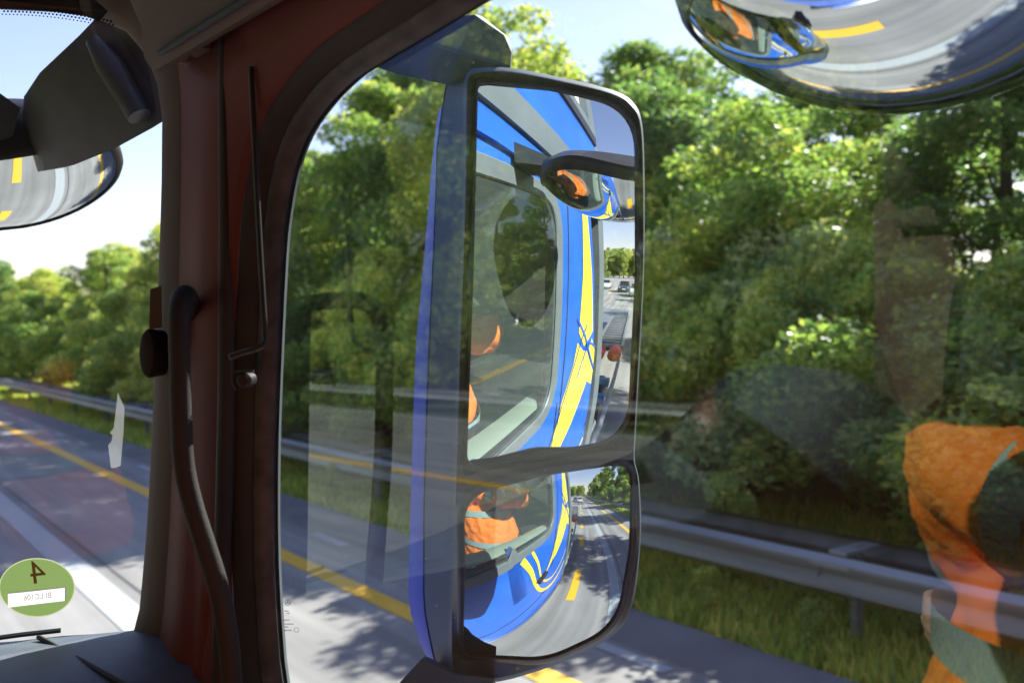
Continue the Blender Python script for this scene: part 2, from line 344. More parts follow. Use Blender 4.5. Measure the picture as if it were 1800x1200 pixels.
def crown_points(clumps, n, rng):
    """clumps: (centre, radii); leaves sit mostly near each clump's skin"""
    wts = np.array([r[0] * r[1] for c, r in clumps]); wts = wts / wts.sum(); out = []
    for (c, r), wt in zip(clumps, wts):
        k = int(n * wt); d = rng.normal(size=(k, 3)); d /= np.linalg.norm(d, axis=1, keepdims=True)
        rad = rng.uniform(0.25, 1.0, (k, 1)) ** 0.45 * rng.uniform(0.85, 1.12, (k, 1))
        out.append(np.array(c) + d * rad * np.array(r))
    return np.concatenate(out)
def tree_parts(kind, seed):
    rng = np.random.default_rng(seed); cl = []
    trunk = MB()
    if kind == 'tree':
        H = 9.0; 
        for i in range(60):
            t = rng.uniform(0.0, 1) ; z = 1.1 + t * (H - 1.3); env = 2.5 * math.sin(math.pi * min(0.97, (0.16 + 0.80 * t))) ** 0.7
            a = rng.uniform(0, 6.28); rr = env * rng.uniform(0.35, 1.0); q = rng.uniform(0.55, 1.05) * (1.15 - 0.35 * t)
            cl.append(((rr * math.cos(a), rr * math.sin(a), z), (q, q, q * 0.72)))
        trunk.tube([(0, 0, -0.3), (0.05, 0.03, 1.5), (-0.05, 0.1, 3.5), (0.1, 0, 6), (0.05, 0, 8)], [0.2, 0.16, 0.13, 0.08, 0.03], 8)
        for i in range(9):
            c = cl[i * 4][0]; z0 = max(1.5, c[2] - 1.6); trunk.tube([(0, 0, z0), (c[0] * .5, c[1] * .5, z0 + .6), c], [0.07, 0.045, 0.015], 5)
        pts = crown_points(cl, 42000, rng); size = 0.078
    elif kind == 'bush':
        for i in range(42):
            a = rng.uniform(0, 6.28); rr = 1.75 * rng.uniform(0, 1) ** 0.6; z = 0.3 + (2.9 - rr * 0.8) * rng.uniform(0, 1); q = rng.uniform(0.22, 0.62)
            cl.append(((rr * math.cos(a), rr * math.sin(a), z), (q, q, q * 0.8)))
        for i in range(6):
            c = cl[i * 4][0]; trunk.tube([(c[0] * .1, c[1] * .1, -0.2), (c[0] * .5, c[1] * .5, c[2] * .5), c], [0.04, 0.03, 0.01], 5)
        pts = crown_points(cl, 24000, rng); size = 0.055
    else:   # weed
        for i in range(14):
            a = rng.uniform(0, 6.28); rr = 0.28 * rng.uniform(0, 1); z = rng.uniform(0.1, 0.95)
            cl.append(((rr * math.cos(a), rr * math.sin(a), z), (0.12, 0.12, 0.14)))
        for i in range(5):
            c = cl[i * 2][0]; trunk.tube([(c[0] * .2, c[1] * .2, -0.1), c], [0.008, 0.004], 4)
        pts = crown_points(cl, 1300, rng); size = 0.035
    return leaves(pts, size, rng), trunk
PROTO = {}
def proto(kind, leafm, seed):
    key = (kind, leafm, seed)
    if key not in PROTO:
        v, tk = tree_parts(kind, seed); me = quad_mesh('crown', v, M[leafm])
        tko = tk.build('trunk', M['bark'], None, True); tm = tko.data; bpy.data.objects.remove(tko); PROTO[key] = (me, tm)
    return PROTO[key]
def plant(name, kind, leafm, seed, x, y, s, sz, label, cat, group):
    cm, tm = proto(kind, leafm, seed); z = terrain(x, y) - 0.05
    root = empty(name, (x, y, z), label, cat, group); root.rotation_euler = (0, 0, (x * 7.3 + y * 3.1) % 6.28); root.scale = (s, s, s * sz)
    for nm, me in (('crown', cm), ('trunk', tm)):
        c = bpy.data.objects.new(nm if kind == 'tree' else ('foliage' if nm == 'crown' else 'stem'), me); COL.objects.link(c); c.parent = root
    return root
# trees on the bank behind the right guard rail: x, y, scale, height factor, leaf, seed
rt_trees = [(11.6, 2.2, 0.9, 0.72, 'leaf_mid', 1), (12.5, 0.2, 1.05, 1.0, 'leaf_dark', 2), (13.2, 5.8, 0.84, 0.68, 'leaf_dark', 3), (11.6, 8.6, 0.8, 0.68, 'leaf_mid', 1), (14.8, 9.2, 0.8, 0.65, 'leaf_dark', 2), (12.8, 12.4, 1.05, 0.6, 'leaf_dark', 3), (12.0, 15.6, 1.08, 0.86, 'leaf_mid', 1), (15.5, 14.5, 1.1, 0.71, 'leaf_dark', 2), (11.6, 19.6, 1.12, 0.76, 'leaf_mid', 2), (14.2, 23.0, 1.1, 0.87, 'leaf_mid', 3), (10.9, 25.8, 1.05, 0.78, 'leaf_dark', 1), (13.0, 30.5, 1.0, 0.86, 'leaf_mid', 2), (11.0, 35.5, 0.85, 0.74, 'leaf_mid', 3), (13.5, 41, 0.9, 0.8, 'leaf_light', 1), (11.5, 48, 0.9, 0.72, 'leaf_mid', 2), (14, 55, 0.9, 0.72, 'leaf_mid', 3), (11.5, 63, 0.95, 0.68, 'leaf_light', 1), (13, 72, 0.95, 0.66, 'leaf_mid', 2), (11.5, 82, 1.0, 0.82, 'leaf_dark', 3), (13, 94, 1.0, 0.92, 'leaf_mid', 1), (11.5, 108, 1.0, 1.17, 'leaf_light', 2), (13, 124, 1.0, 1.29, 'leaf_mid', 3), (12.5, -6.5, 1.0, 1.0, 'leaf_mid', 3), (11.8, -16, 0.9, 0.8, 'leaf_mid', 1), (13, -26, 1.0, 1.0, 'leaf_dark', 2), (12, -34, 1.0, 1.0, 'leaf_mid', 3), (12.5, -43, 1.0, 1.1, 'leaf_dark', 1), (12, -53, 1.0, 1.1, 'leaf_mid', 2), (12.5, -66, 1.0, 1.1, 'leaf_dark', 3), (12.5, -82, 1.0, 1.1, 'leaf_mid', 1), (12.5, -100, 1.0, 1.1, 'leaf_dark', 2)]
kindw = {'leaf_dark': 'dark green', 'leaf_mid': 'mid green', 'leaf_light': 'yellow green', 'leaf_pale': 'pale silvery'}
for i, (x, y, s, sz, lf, sd_) in enumerate(rt_trees):
    where = 'beyond the guard rail, behind the twin mirror' if 11 < y < 27 else ('seen through the windshield far along the road' if y >= 27 else ('beyond the guard rail at the right of the window' if y > -2 else 'seen behind the truck in the lower mirror'))
    plant('tree', 'tree', lf, sd_, x, y, s, sz, f'{kindw[lf]} leafy tree {where}', 'tree', 'trees on the bank behind the right guard rail')
rb = [(9.6, 0.2, 1.2, 1.3, 'leaf_mid', 2), (10.2, 2.6, 1.2, 0.95, 'leaf_dark', 3), (10.3, 5.4, 1.2, 0.85, 'leaf_mid', 1), (10.6, 7.8, 1.1, 0.95, 'leaf_dark', 2), (10.6, 12.6, 1.2, 1.1, 'leaf_dark', 3), (10.8, 15.2, 1.3, 1.5, 'leaf_mid', 1), (10.6, 18.2, 1.3, 1.5, 'leaf_dark', 2), (10.8, 21.6, 1.3, 1.4, 'leaf_mid', 3), (10.8, 25.2, 1.3, 1.3, 'leaf_dark', 1), (9.0, 5.3, 1.0, .8, 'leaf_dark', 3), (8.9, 2.8, 1.0, .8, 'leaf_mid', 1), (9.1, 7.7, 1.0, .9, 'leaf_dark', 2), (9.3, 12.4, 1.0, 1.0, 'leaf_dark', 2), (9.2, 15.0, 1.0, 1.0, 'leaf_mid', 2),
      (8.7, 1.6, 1.0, .9, 'leaf_dark', 1), (8.9, 4.0, 1.05, .85, 'leaf_dark', 2), (9.3, 6.6, 1.1, 1.0, 'leaf_mid', 3), (10.0, 7.3, 1.05, 1.1, 'leaf_pale', 1), (11.4, 8.0, 1.05, 1.15, 'leaf_pale', 2), (9.9, 9.2, 1.1, 1.05, 'leaf_light', 1), (9.7, 8.4, 0.8, 0.8, 'leaf_light', 3), (9.0, 11.2, 1.0, 1.25, 'leaf_light', 2), (9.6, 9.6, 0.85, 1.75, 'leaf_pale', 3), (9.2, 13.6, 1.05, 1.1, 'leaf_mid', 1),
      (9.8, 10.8, 1.0, 1.3, 'leaf_light', 2), (9.2, 16.5, 1.15, 1.0, 'leaf_mid', 3), (9.0, 19.8, 1.1, 1.05, 'leaf_dark', 1), (9.1, 23.0, 1.1, 1.0, 'leaf_mid', 2), (9.0, 27, 1.1, 1.0, 'leaf_light', 3), (9.2, 31, 1.2, 1.1, 'leaf_mid', 1), (9.0, 36, 1.2, 1.0, 'leaf_light', 2),
      (9.2, 41, 1.2, 1.2, 'leaf_mid', 3), (9.0, 47, 1.3, 1.1, 'leaf_light', 1), (9.4, 54, 1.3, 1.1, 'leaf_mid', 2), (9.0, 62, 1.3, 1.2, 'leaf_mid', 3), (9.2, 72, 1.4, 1.2, 'leaf_light', 1), (9.2, 84, 1.4, 1.2, 'leaf_mid', 2), (9.2, -2.5, 1.1, 1.0, 'leaf_mid', 3),
      (9.2, -8, 1.2, 1.0, 'leaf_dark', 1), (9.2, -15, 1.2, 1.0, 'leaf_mid', 2), (9.2, -24, 1.3, 1.0, 'leaf_dark', 3), (9.2, -34, 1.3, 1.1, 'leaf_mid', 1), (9.2, -46, 1.3, 1.2, 'leaf_dark', 2), (9.2, -60, 1.3, 1.2, 'leaf_mid', 3), (9.5, -78, 1.4, 1.2, 'leaf_dark', 1)]
for (x, y, s, sz, lf, sd_) in rb:
    if x < 9.45 and 3 < y < 13.5: x += 0.8
    where = 'right of the twin mirror behind the guard rail' if -2 < y < 12 else ('left of the twin mirror behind the guard rail' if 12 <= y < 27 else ('seen through the windshield behind the guard rail' if y >= 27 else 'behind the truck beside the shoulder'))
    plant('bush', 'bush', lf, sd_, x, y, s, sz, f'{kindw[lf]} roadside bush {where}', 'bush', 'bushes behind the right guard rail')
for (x, y, s) in [(7.45, 6.1, 1.1), (7.5, 8.3, 0.9), (7.4, 3.9, .8), (7.5, 10.8, 1.2), (7.4, 14.5, 1.2), (7.6, 19, 1.3), (7.5, 26, 1.4), (7.5, 33, 1.3), (5.98 + .35, 4.3, .45), (6.4, 5.4, .5), (6.35, 12.8, .6), (6.35, 21.5, .6)]:
    w_ = 'beneath' if x < 7 else 'behind'
    plant('weed', 'weed', 'leaf_light', 4, x, y, s, 1.0, f'yellow green weed growing {w_} the right guard rail', 'weed', 'weeds along the right guard rail')
for i, (x, y) in enumerate([(-25 - (k % 3) * 2.2, -60 + k * 4.6) for k in range(44)]):
    if -4 < y < 8: pass
    lf = ['leaf_mid', 'leaf_dark', 'leaf_light'][i % 3]
    plant('tree', 'tree', lf, 1 + i % 3, x, y, 1.75, 1.1, f'{kindw[lf]} tree on the far side of the opposite road', 'tree', 'trees beyond the opposite road')
for i, y in enumerate(range(-20, 110, 5)):
    lf = ['leaf_mid', 'leaf_light', 'leaf_dark'][i % 3]; plant('bush', 'bush', lf, 1 + i % 3, -21.5 - (i % 2), y, 1.6, 1.2, f'{kindw[lf]} bush behind the far left guard rail', 'bush', 'bushes behind the far left guard rail')
for i, (x, y) in enumerate([(17.5 + (k % 2) * 2, -3 + k * 3.9) for k in range(11)]):
    lf = ['leaf_dark', 'leaf_mid'][i % 2]
    plant('tree', 'tree', lf, 1 + i % 3, x, y, 1.1, 0.45 + 0.011 * max(0, y), f'{kindw[lf]} tree at the top of the bank, back row', 'tree', 'back row of trees on the bank')
for i, (x, y) in enumerate([(-12 + 3.1 * k, -175 - (k % 3) * 6) for k in range(9)]):
    lf = ['leaf_mid', 'leaf_light', 'leaf_dark'][i % 3]
    plant('tree', 'tree', lf, 1 + i % 3, x - 4, y, 1.7, 1.1, f'{kindw[lf]} tree on the hill far behind the truck', 'tree', 'trees on the hill behind the truck')

def grass(name, x0, x1, y0, y1, n, h, m, dens=1.0):
    u = RNG.uniform(0, 1, n); y = y0 + (y1 - y0) * u ** dens; x = RNG.uniform(x0, x1, n)
    z = np.array([terrain(a, 0) for a in x]) - 0.06; a = RNG.uniform(0, 6.28, n); hh = h * RNG.uniform(0.4, 1.4, n); wd = 0.012 + 0.012 * u * 3
    lean = RNG.uniform(-0.5, 0.5, (n, 2)) * hh[:, None]
    p = np.stack([x, y, z], 1); d = np.stack([np.cos(a), np.sin(a), 0 * a], 1) * wd[:, None]; t = p + np.stack([lean[:, 0], lean[:, 1], hh], 1)
    v = np.stack([p - d, p + d, t + d * 0.15, t - d * 0.15], 1).reshape(-1, 3)
    o = bpy.data.objects.new(name, quad_mesh(name, v, m)); COL.objects.link(o); prop(o, kind='stuff'); return o
M['grass'] = leaf_mat('grass_blades', (0.13, 0.22, 0.04), (0.42, 0.46, 0.12), 0.55)
prop(grass('grass', 6.02, 9.5, 1.0, 60, 90000, 0.16, M['grass'], 2.4), 'sunlit yellow green grass under and behind the guard rail')
prop(grass('grass', 6.02, 9.0, -40, 1.0, 20000, 0.18, M['grass'], 1.0), 'roadside grass behind the truck')

# ---------------------------------------------------------------- the truck cab
truck = empty('truck', (-0.75, 0, 0), 'blue truck cab with yellow stripes, seen from its passenger seat', 'truck')
def PL(y, z, off=0.0):            # the cab's right side, tapering forward; off > 0 is outwards
    return Vector((0.521 - 0.07 * y + off, y, z))
TR = [(0.657, 2.802), (0.741, 2.793), (0.84, 2.783), (0.885, 2.775), (0.933, 2.759), (0.977, 2.735), (1.008, 2.701), (1.028, 2.653), (1.040, 2.599), (1.054, 2.461), (1.061, 2.356), (1.061, 2.252), (1.055, 2.176), (1.045, 2.11)]
RC = rounded([(0.6, 2.03), (0.10, 2.05), (0.10, 2.84), (0.657, 2.802)], [0.01, 0.13, 0.14, 0.01], 10)
YZ_OPEN = RC[11:33] + catmull([Vector(p) for p in TR], 3, False) + rounded([(1.045, 2.11), (1.02, 2.03), (0.6, 2.03)], [0.001, 0.05, 0.05], 6)[7:]
def grow(poly, d):
    """offset a closed 2-D polygon outwards"""
    c = Vector((0, 0)); k = len(poly)
    area = sum(poly[i].x * poly[(i + 1) % k].y - poly[(i + 1) % k].x * poly[i].y for i in range(k)); sg = 1 if area > 0 else -1
    out = []
    for i in range(k):
        t = (poly[(i + 1) % k] - poly[i - 1]); 
        if t.length < 1e-6: t = Vector((1, 0))
        t.normalize(); out.append(poly[i] + Vector((t.y, -t.x)) * d * sg)
    return out
OP = [Vector(p) for p in YZ_OPEN]
def to_rect(poly, rect):
    """outer partners of poly's points on a rounded rectangle, by direction"""
    y0, y1, z0, z1 = rect; c = Vector(((y0 + y1) / 2, (z0 + z1) / 2)); cp = sum(poly, Vector((0, 0))) / len(poly); out = []
    for p in poly:
        d = p - cp; 
        sx = ((y1 - cp.x) / d.x) if d.x > 1e-9 else (((y0 - cp.x) / d.x) if d.x < -1e-9 else 1e9)
        sy = ((z1 - cp.y) / d.y) if d.y > 1e-9 else (((z0 - cp.y) / d.y) if d.y < -1e-9 else 1e9)
        out.append(cp + d * min(sx, sy))
    return out
# window pane
pane = MB(); pane.add([PL(p.x, p.y, 0.004) for p in grow(OP, 0.006)], [tuple(range(len(OP)))])
pane.build('side_window', M['side_glass'], truck)
# inner door: rubber seal, then trim
mb = MB(); mb.loft([[PL(p.x, p.y, o) for p in grow(OP, g)] for g, o in ((0.004, 0.006), (-0.002, 0.0), (-0.001, -0.010), (0.004, -0.018), (0.010, -0.020))], cap=False)
mb.build('window_seal', M['seal_dusty'], truck, True)
mb = MB(); mb.loft([[PL(p.x, p.y, o) for p in grow(OP, g)] for g, o in ((0.010, -0.0205), (0.013, -0.030), (0.021, -0.038), (0.026, -0.040))], cap=False)
mb.build('window_gasket', M['rubber'], truck, True)
rect_in = to_rect(grow(OP, 0.026), (-0.06, 1.195, 1.30, 2.872))
mb = MB(); g4 = grow(OP, 0.026)
mb.loft([[PL(p.x, p.y, -0.0405) for p in g4], [PL(p.x, p.y, -0.050) for p in grow(OP, 0.032)], [PL(*(g4[i].lerp(rect_in[i], 0.5)), -0.056) for i in range(len(g4))],
         [PL(*(g4[i].lerp(rect_in[i], 0.92)), -0.055) for i in range(len(g4))], [PL(p.x, p.y, -0.04) for p in rect_in]], cap=False)
door = mb.build('door_panel', M['door_trim'], truck, True, 60)
# sill cap (pale ledge along the bottom of the window)
mb = MB(); mb.loft([[PL(y, 2.055 + dz, o) for y in np.linspace(0.0, 1.1, 8)] for o, dz in ((-0.02, 0), (-0.05, 0.012), (-0.10, 0.006), (-0.12, -0.03))], cap=False, closed=False)
M['ledge'] = mat('pale_ledge', (0.30, 0.33, 0.26), 0.5)
mb.build('window_ledge', M['ledge'], truck, True)

# exterior skin of the right side: a plate with the window opening, and the rear edge
def side_ring(poly, rect, off0, off1, name, m):
    outer = to_rect(poly, rect); k = len(poly); mb = MB()
    mb.loft([[PL(p.x, p.y, off0) for p in poly], [PL(p.x, p.y, off1) for p in poly], [PL(*poly[i].lerp(outer[i], 0.5), off1) for i in range(k)], [PL(p.x, p.y, off1) for p in outer]], cap=False)
    return mb.build(name, m, truck)
ext = grow(OP, 0.055)
mb = MB(); mb.loft([[PL(p.x, p.y, o) for p in grow(OP, g)] for g, o in ((0.0, 0.007), (0.004, 0.012), (0.05, 0.016), (0.058, 0.008))], cap=False)
mb.build('outer_window_frame', M['band_grey'], truck, True)
def strip(y0, y1, z0, z1, off, name, m, crease=None):
    mb = MB(); ys = [y0, y1]
    mb.loft([[PL(y0, z0, off), PL(y0, z1, off), PL(y0, z1, off - 0.02), PL(y0, z0, off - 0.02)], [PL(y1, z0, off), PL(y1, z1, off), PL(y1, z1, off - 0.02), PL(y1, z0, off - 0.02)]])
    return mb.build(name, m, truck)
# blue panel: ring round the window out to the cab's outline, plus lower skirt
eo = to_rect(ext, (-0.735, 1.30, 1.55, 2.905)); k = len(ext)
mb = MB(); mb.loft([[PL(p.x, p.y, -0.01) for p in ext], [PL(p.x, p.y, 0.008) for p in ext], [PL(p.x, p.y, 0.008) for p in eo]], cap=False)
prof = [(1.55, 0.008), (1.2, 0.02), (0.95, 0.035), (0.8, 0.03), (0.62, 0.0), (0.5, -0.06)]
rows = []
for z, o in prof: rows.append([PL(y, z, o) for y in np.linspace(-0.735, 1.30, 14)])
mb.loft(rows, cap=False, closed=False)
corner_fill = []
mb.build('side_panel', M['blue'], truck, True, 30)
strip(-0.735, 1.28, 2.905, 2.99, 0.022, 'upper_panel', M['blue'])
strip(-0.735, 1.28, 2.99, 3.11, 0.035, 'roof_band', M['band_grey'])
strip(-0.735, 1.20, 3.11, 3.40, 0.016, 'roof_panel', M['blue'])
strip(-0.735, 1.0, 3.40, 3.46, 0.03, 'roof_seam', M['black'])
strip(-0.735, 0.9, 3.46, 3.60, 0.0, 'roof_fairing', M['band_grey'])
strip(-0.735, 0.7, 3.60, 3.95, -0.05, 'roof_cap', M['white'])
mb = MB(); mb.loft([[PL(y, z, o), PL(y, z, o - .05), PL(y - 0.17, z, o - .05), PL(y - 0.17, z, o)] for y, z, o in ((-0.74, 3.9, -0.0), (-0.74, 3.1, 0.0), (-0.745, 2.4, 0.01), (-0.76, 1.7, 0.03), (-0.78, 0.7, 0.03))])
mb.build('air_deflector', M['band_grey'], truck, True)
mb = MB(); mb.tube([PL(y, 0.78, 0.045) for y in np.linspace(-0.78, 1.35, 20)], 0.03, 8); mb.build('chrome_side_rail', M['chrome'], truck, True)
# decals
def decal(pts, name='stripe', m='yellow', off=0.0105):
    mb = MB(); P = [PL(y, z, off) for y, z in pts]; mb.add(P, [tuple(range(len(P)))]); return mb.build(name, M[m], truck)
decal([(-0.29, 2.895), (-0.30, 2.58), (-0.26, 2.29), (-0.40, 2.19), (-0.54, 2.22), (-0.60, 2.24), (-0.50, 2.58), (-0.40, 2.895)])
decal([(-0.25, 2.24), (-0.20, 2.14), (-0.07, 2.00), (-0.02, 1.88), (0.04, 1.74), (0.14, 1.64), (0.16, 1.57), (0.02, 1.66), (-0.11, 1.68), (-0.30, 1.77), (-0.55, 1.94), (-0.70, 1.87), (-0.71, 1.96), (-0.47, 2.15), (-0.38, 2.17)])
decal([(-0.585, 2.20), (-0.70, 2.10), (-0.71, 2.00), (-0.52, 2.15)])
def ribbon(pts, w0, name, m='yellow', off=0.0105):
    c = catmull([Vector((a, b)) for a, b in pts], 6, False); L = []; Rr = []
    for i, p in enumerate(c):
        t = (c[min(i + 1, len(c) - 1)] - c[max(i - 1, 0)]).normalized(); n_ = Vector((t.y, -t.x)); L.append(PL(*(p + n_ * w0 / 2), off)); Rr.append(PL(*(p - n_ * w0 / 2), off))
    n = len(L); mb = MB(); mb.add(L + Rr, [(i, i + 1, n + i + 1, n + i) for i in range(n - 1)]); return mb.build(name, M[m], truck)
UPTS = [(0.50, 1.955), (0.40, 1.81), (0.30, 1.60), (0.19, 1.42)]
def skirt_off(z):
    zs = [p[0] for p in prof][::-1]; os_ = [p[1] for p in prof][::-1]; return float(np.interp(z, zs, os_)) if z < 1.55 else 0.008
def ribbon2(pts, w0, name, m='yellow'):
    c = catmull([Vector((a, b)) for a, b in pts], 8, False); L = []; Rr = []
    for i, p in enumerate(c):
        t = (c[min(i + 1, len(c) - 1)] - c[max(i - 1, 0)]).normalized(); n_ = Vector((t.y, -t.x)); a = p + n_ * w0 / 2; b = p - n_ * w0 / 2
        L.append(PL(a.x, a.y, skirt_off(a.y) + 0.004)); Rr.append(PL(b.x, b.y, skirt_off(b.y) + 0.004))
    n = len(L); mb = MB(); mb.add(L + Rr, [(i, i + 1, n + i + 1, n + i) for i in range(n - 1)]); return mb.build(name, M[m], truck)
ribbon2([(0.54, 1.98), (0.43, 1.82), (0.33, 1.60), (0.20, 1.38), (0.05, 1.24), (-0.15, 1.15), (-0.40, 1.14), (-0.70, 1.22)], 0.045, 'stripe')
ribbon2([(0.44, 1.99), (0.34, 1.84), (0.24, 1.62), (0.12, 1.46), (-0.02, 1.37), (-0.20, 1.32), (-0.45, 1.36), (-0.70, 1.46)], 0.026, 'stripe')
ribbon([(0.15, 1.60), (0.0, 1.86), (-0.12, 2.03), (-0.30, 2.22), (-0.42, 2.30)], 0.012, 'stripe_outline', 'navy', 0.0125)
ribbon([(-0.33, 2.895), (-0.37, 2.50), (-0.42, 2.20), (-0.40, 1.98), (-0.44, 1.90)], 0.006, 'stripe_outline', 'navy', 0.013)
ribbon([(-0.22, 2.36), (-0.40, 2.24), (-0.62, 2.05), (-0.71, 1.99)], 0.016, 'stripe_outline', 'blue', 0.0135)
ribbon([(-0.70, 2.12), (-0.52, 2.18), (-0.38, 2.12), (-0.30, 2.04)], 0.012, 'stripe_outline', 'blue', 0.014)
# panel gaps round the door
mb = MB()
for y_, z0, z1 in ((0.0, 1.58, 2.02), (0.0, 2.86, 2.9), (0.985, 1.2, 1.55)): mb.box(PL(y_, (z0 + z1) / 2, 0.010), (0.003, 0.009, z1 - z0))
mb.tube([PL(y_, 1.20, 0.0215) for y_ in np.linspace(-0.0, 1.28, 8)], 0.004, 6); mb.tube([PL(-0.045, z_, 0.0085 + .0) for z_ in (1.58, 2.0, 2.4, 2.86)], 0.0035, 6)
mb.build('door_gap', M['rubber'], truck)
# door handle
MB().box(PL(0.24, 1.62, 0.03), (0.035, 0.17, 0.03), bev=0.008).build('door_handle', M['black'], truck, True)

# other sides of the cab (left side mirrors the right), roof, back, floor
def PLL(y, z, off=0.0): return Vector((-2.021 + 0.07 * y - off, y, z))
eo2 = to_rect(grow(OP, 0.05), (-0.735, 1.30, 0.9, 2.95)); 
mb = MB(); mb.loft([[PLL(p.x, p.y, 0.01) for p in grow(OP, .02)], [PLL(p.x, p.y, -0.05) for p in grow(OP, .03)], [PLL(p.x, p.y, -0.05) for p in eo2]], cap=False)
mb.build('left_door_panel', M['trim'], truck)
mb = MB(); mb.add([PLL(p.x, p.y, 0.004) for p in grow(OP, 0.02)], [tuple(range(len(OP)))]); mb.build('left_window', M['wind_glass'], truck)
M['cab_in'] = mat('cab_lining', (0.09, 0.08, 0.07), 0.8)
MB().box((-0.75, -0.72, 2.1), (2.46, 0.04, 2.9)).build('rear_wall', M['cab_in'], truck)
MB().box((-0.75, 0.3, 3.42), (2.3, 2.0, 0.04)).build('ceiling_panel', M['headliner'], truck)
MB().box((-0.75, 0.3, 1.1), (2.44, 2.3, 0.05)).build('cab_floor', M['rubber'], truck)
for sx in (1, -1):
    f = PL if sx == 1 else PLL
    mb = MB(); mb.loft([[f(y, 2.868, -0.04), f(y, 2.862, -0.055), f(y, 2.85, -0.072), f(y, 2.846, -0.084), f(y, 2.86, -0.096), f(y, 2.90, -0.10), f(y, 2.935, -0.115), f(y, 2.95, -0.16), f(y, 3.1, -0.2), f(y, 3.42, -0.25)] for y in np.linspace(-0.71, 1.22, 16)], cap=False, closed=False)
    mb.build('header_trim', M['headliner'], truck, True, 60)
mb = MB(); mb.tube([PL(y, 2.884, -0.064) for y in np.linspace(-0.3, 1.10, 12)], 0.014, 12); mb.build('sun_blind_roll', M['trim'], truck, True)
mb = MB(); mb.box(PL(1.135, 2.868, -0.066), (0.045, 0.05, 0.03), bev=0.006).tube([PL(1.12, 2.872, -0.066), PL(1.165, 2.858, -0.07)], 0.012, 10); mb.build('blind_bracket', M['trim'], truck, True)
mb = MB(); mb.tube([PL(y, 2.853, -0.098) for y in np.linspace(-0.3, 1.16, 10)], 0.004, 8); mb.build('header_piping', M['grey_plastic'], truck, True)

# windshield pane and surround (pillar trim)
WS_IN = [(-420, 10, 1.50), (-200, 10, 1.46), (0, 17, 1.41), (100, 22, 1.37), (165, 31, 1.345), (222, 56, 1.325), (258, 98, 1.31), (277, 150, 1.30), (285, 210, 1.295), (284, 320, 1.295), (281, 420, 1.29), (277, 520, 1.29), (272, 640, 1.29), (267, 760, 1.29), (262, 860, 1.29), (256, 950, 1.29),
         (250, 1020, 1.29), (245, 1070, 1.29), (236, 1105, 1.295), (220, 1132, 1.30), (190, 1152, 1.31), (150, 1166, 1.33), (60, 1186, 1.37), (-200, 1225, 1.45), (-420, 1250, 1.5)]
WS_OUT = [(-420, -220), (-150, -220), (60, -220), (170, -220), (270, -200), (340, -140), (392, -60), (396, 30), (397, 140), (398, 300), (398, 420), (398, 520), (396, 640), (393, 760), (390, 860), (388, 950),
          (386, 1020), (385, 1080), (384, 1150), (383, 1230), (370, 1300), (320, 1340), (200, 1370), (0, 1400), (-200, 1420)]
cols = [(0.0, 0.012), (0.02, -0.012), (0.10, -0.03), (0.22, -0.045), (0.30, -0.05), (0.42, -0.10), (0.55, -0.13), (0.68, -0.135), (0.74, -0.155), (0.86, -0.165), (0.97, -0.16), (1.0, -0.145)]
rings = []
for f_, dd in cols:
    rings.append([at(a[0] + (b[0] - a[0]) * f_, a[1] + (b[1] - a[1]) * f_, a[2] + dd) for a, b in zip(WS_IN, WS_OUT)])
mb = MB(); mb.loft(rings[:5], cap=False, closed=False); mb.build('windshield_trim', M['trim'], truck, True, 60)
mb = MB(); mb.loft(rings[4:], cap=False, closed=False); mb.build('pillar_trim', M['door_trim'], truck, True, 60)
mb = MB(); mb.tube([at(399, -120, 1.10), at(400, 100, 1.10), at(401, 400, 1.10), at(399, 700, 1.105), at(392, 1000, 1.11), at(386, 1300, 1.12)], 0.011, 10); mb.build('door_seal', M['rubber'], truck, True)
ws = [at(a, b, c + 0.016) for a, b, c in WS_IN]
far = [Vector((-2.0, 1.36, 3.06)), Vector((-2.0, 1.36, 1.95))]
c0 = [Vector((-0.75, 1.56, z)) for z in (3.10, 1.98)]
# pane: a shallow curve across the front
def ws_y(x): return 1.345 + 0.17 * (1 - ((x + 0.75) / 1.15) ** 2) if abs(x + 0.75) < 1.15 else 1.345
nx_, nz_ = 24, 6; vs = []; fs = []
for i in range(nx_ + 1):
    x = -1.93 + (0.435 + 1.93) * i / nx_
    for j in range(nz_ + 1):
        z = 1.94 + (3.12 - 1.94) * j / nz_; vs.append((x, ws_y(x) - 0.02 * (z - 2.5) + 0.035, z))
for i in range(nx_):
    for j in range(nz_):
        a = i * (nz_ + 1) + j; fs.append((a, a + nz_ + 1, a + nz_ + 2, a + 1))
wind = mesh('windshield', vs, fs, M['wind_glass'], truck, True)
def WS(px, py, lift=-0.004):
    """where the sight line of the traced detail meets the windshield"""
    d = FW + RT * ((px - 900) / FPX) + UP * ((594 - py) / FPX); t = 1.35
    for _ in range(20):
        p = EYE + d * t; g = p.y - (ws_y(p.x) - 0.02 * (p.z - 2.5) + 0.035 + lift); t -= g / d.y
    return EYE + d * t
# frit band and dots at the top
mb = MB(); mb.add([WS(x, y, 0.002) for x, y in [(-420, 8), (-200, 8), (0, 14), (90, 20), (150, 29), (175, 38)]] + [WS(x, y, 0.002) for x, y in [(190, 20), (120, -40), (0, -40), (-200, -40), (-420, -40)]], [tuple(range(11))]); mb.build('frit_band', M['black'], truck)
mb = MB()
for r_ in range(3):
    for i in range(30):
        x = 4 + i * 6.6 + (r_ % 2) * 3.3; y = 14 + 0.0006 * x * x + r_ * 5.2 + 1; c = WS(x, y, -0.002); s_ = 0.0021 - 0.00045 * r_
        mb.add([c + s_ * (RT * math.cos(a) + UP * math.sin(a)) for a in [k_ * 1.0472 for k_ in range(6)]], [tuple(range(6))])
mb.build('frit_dots', M['black'], truck)
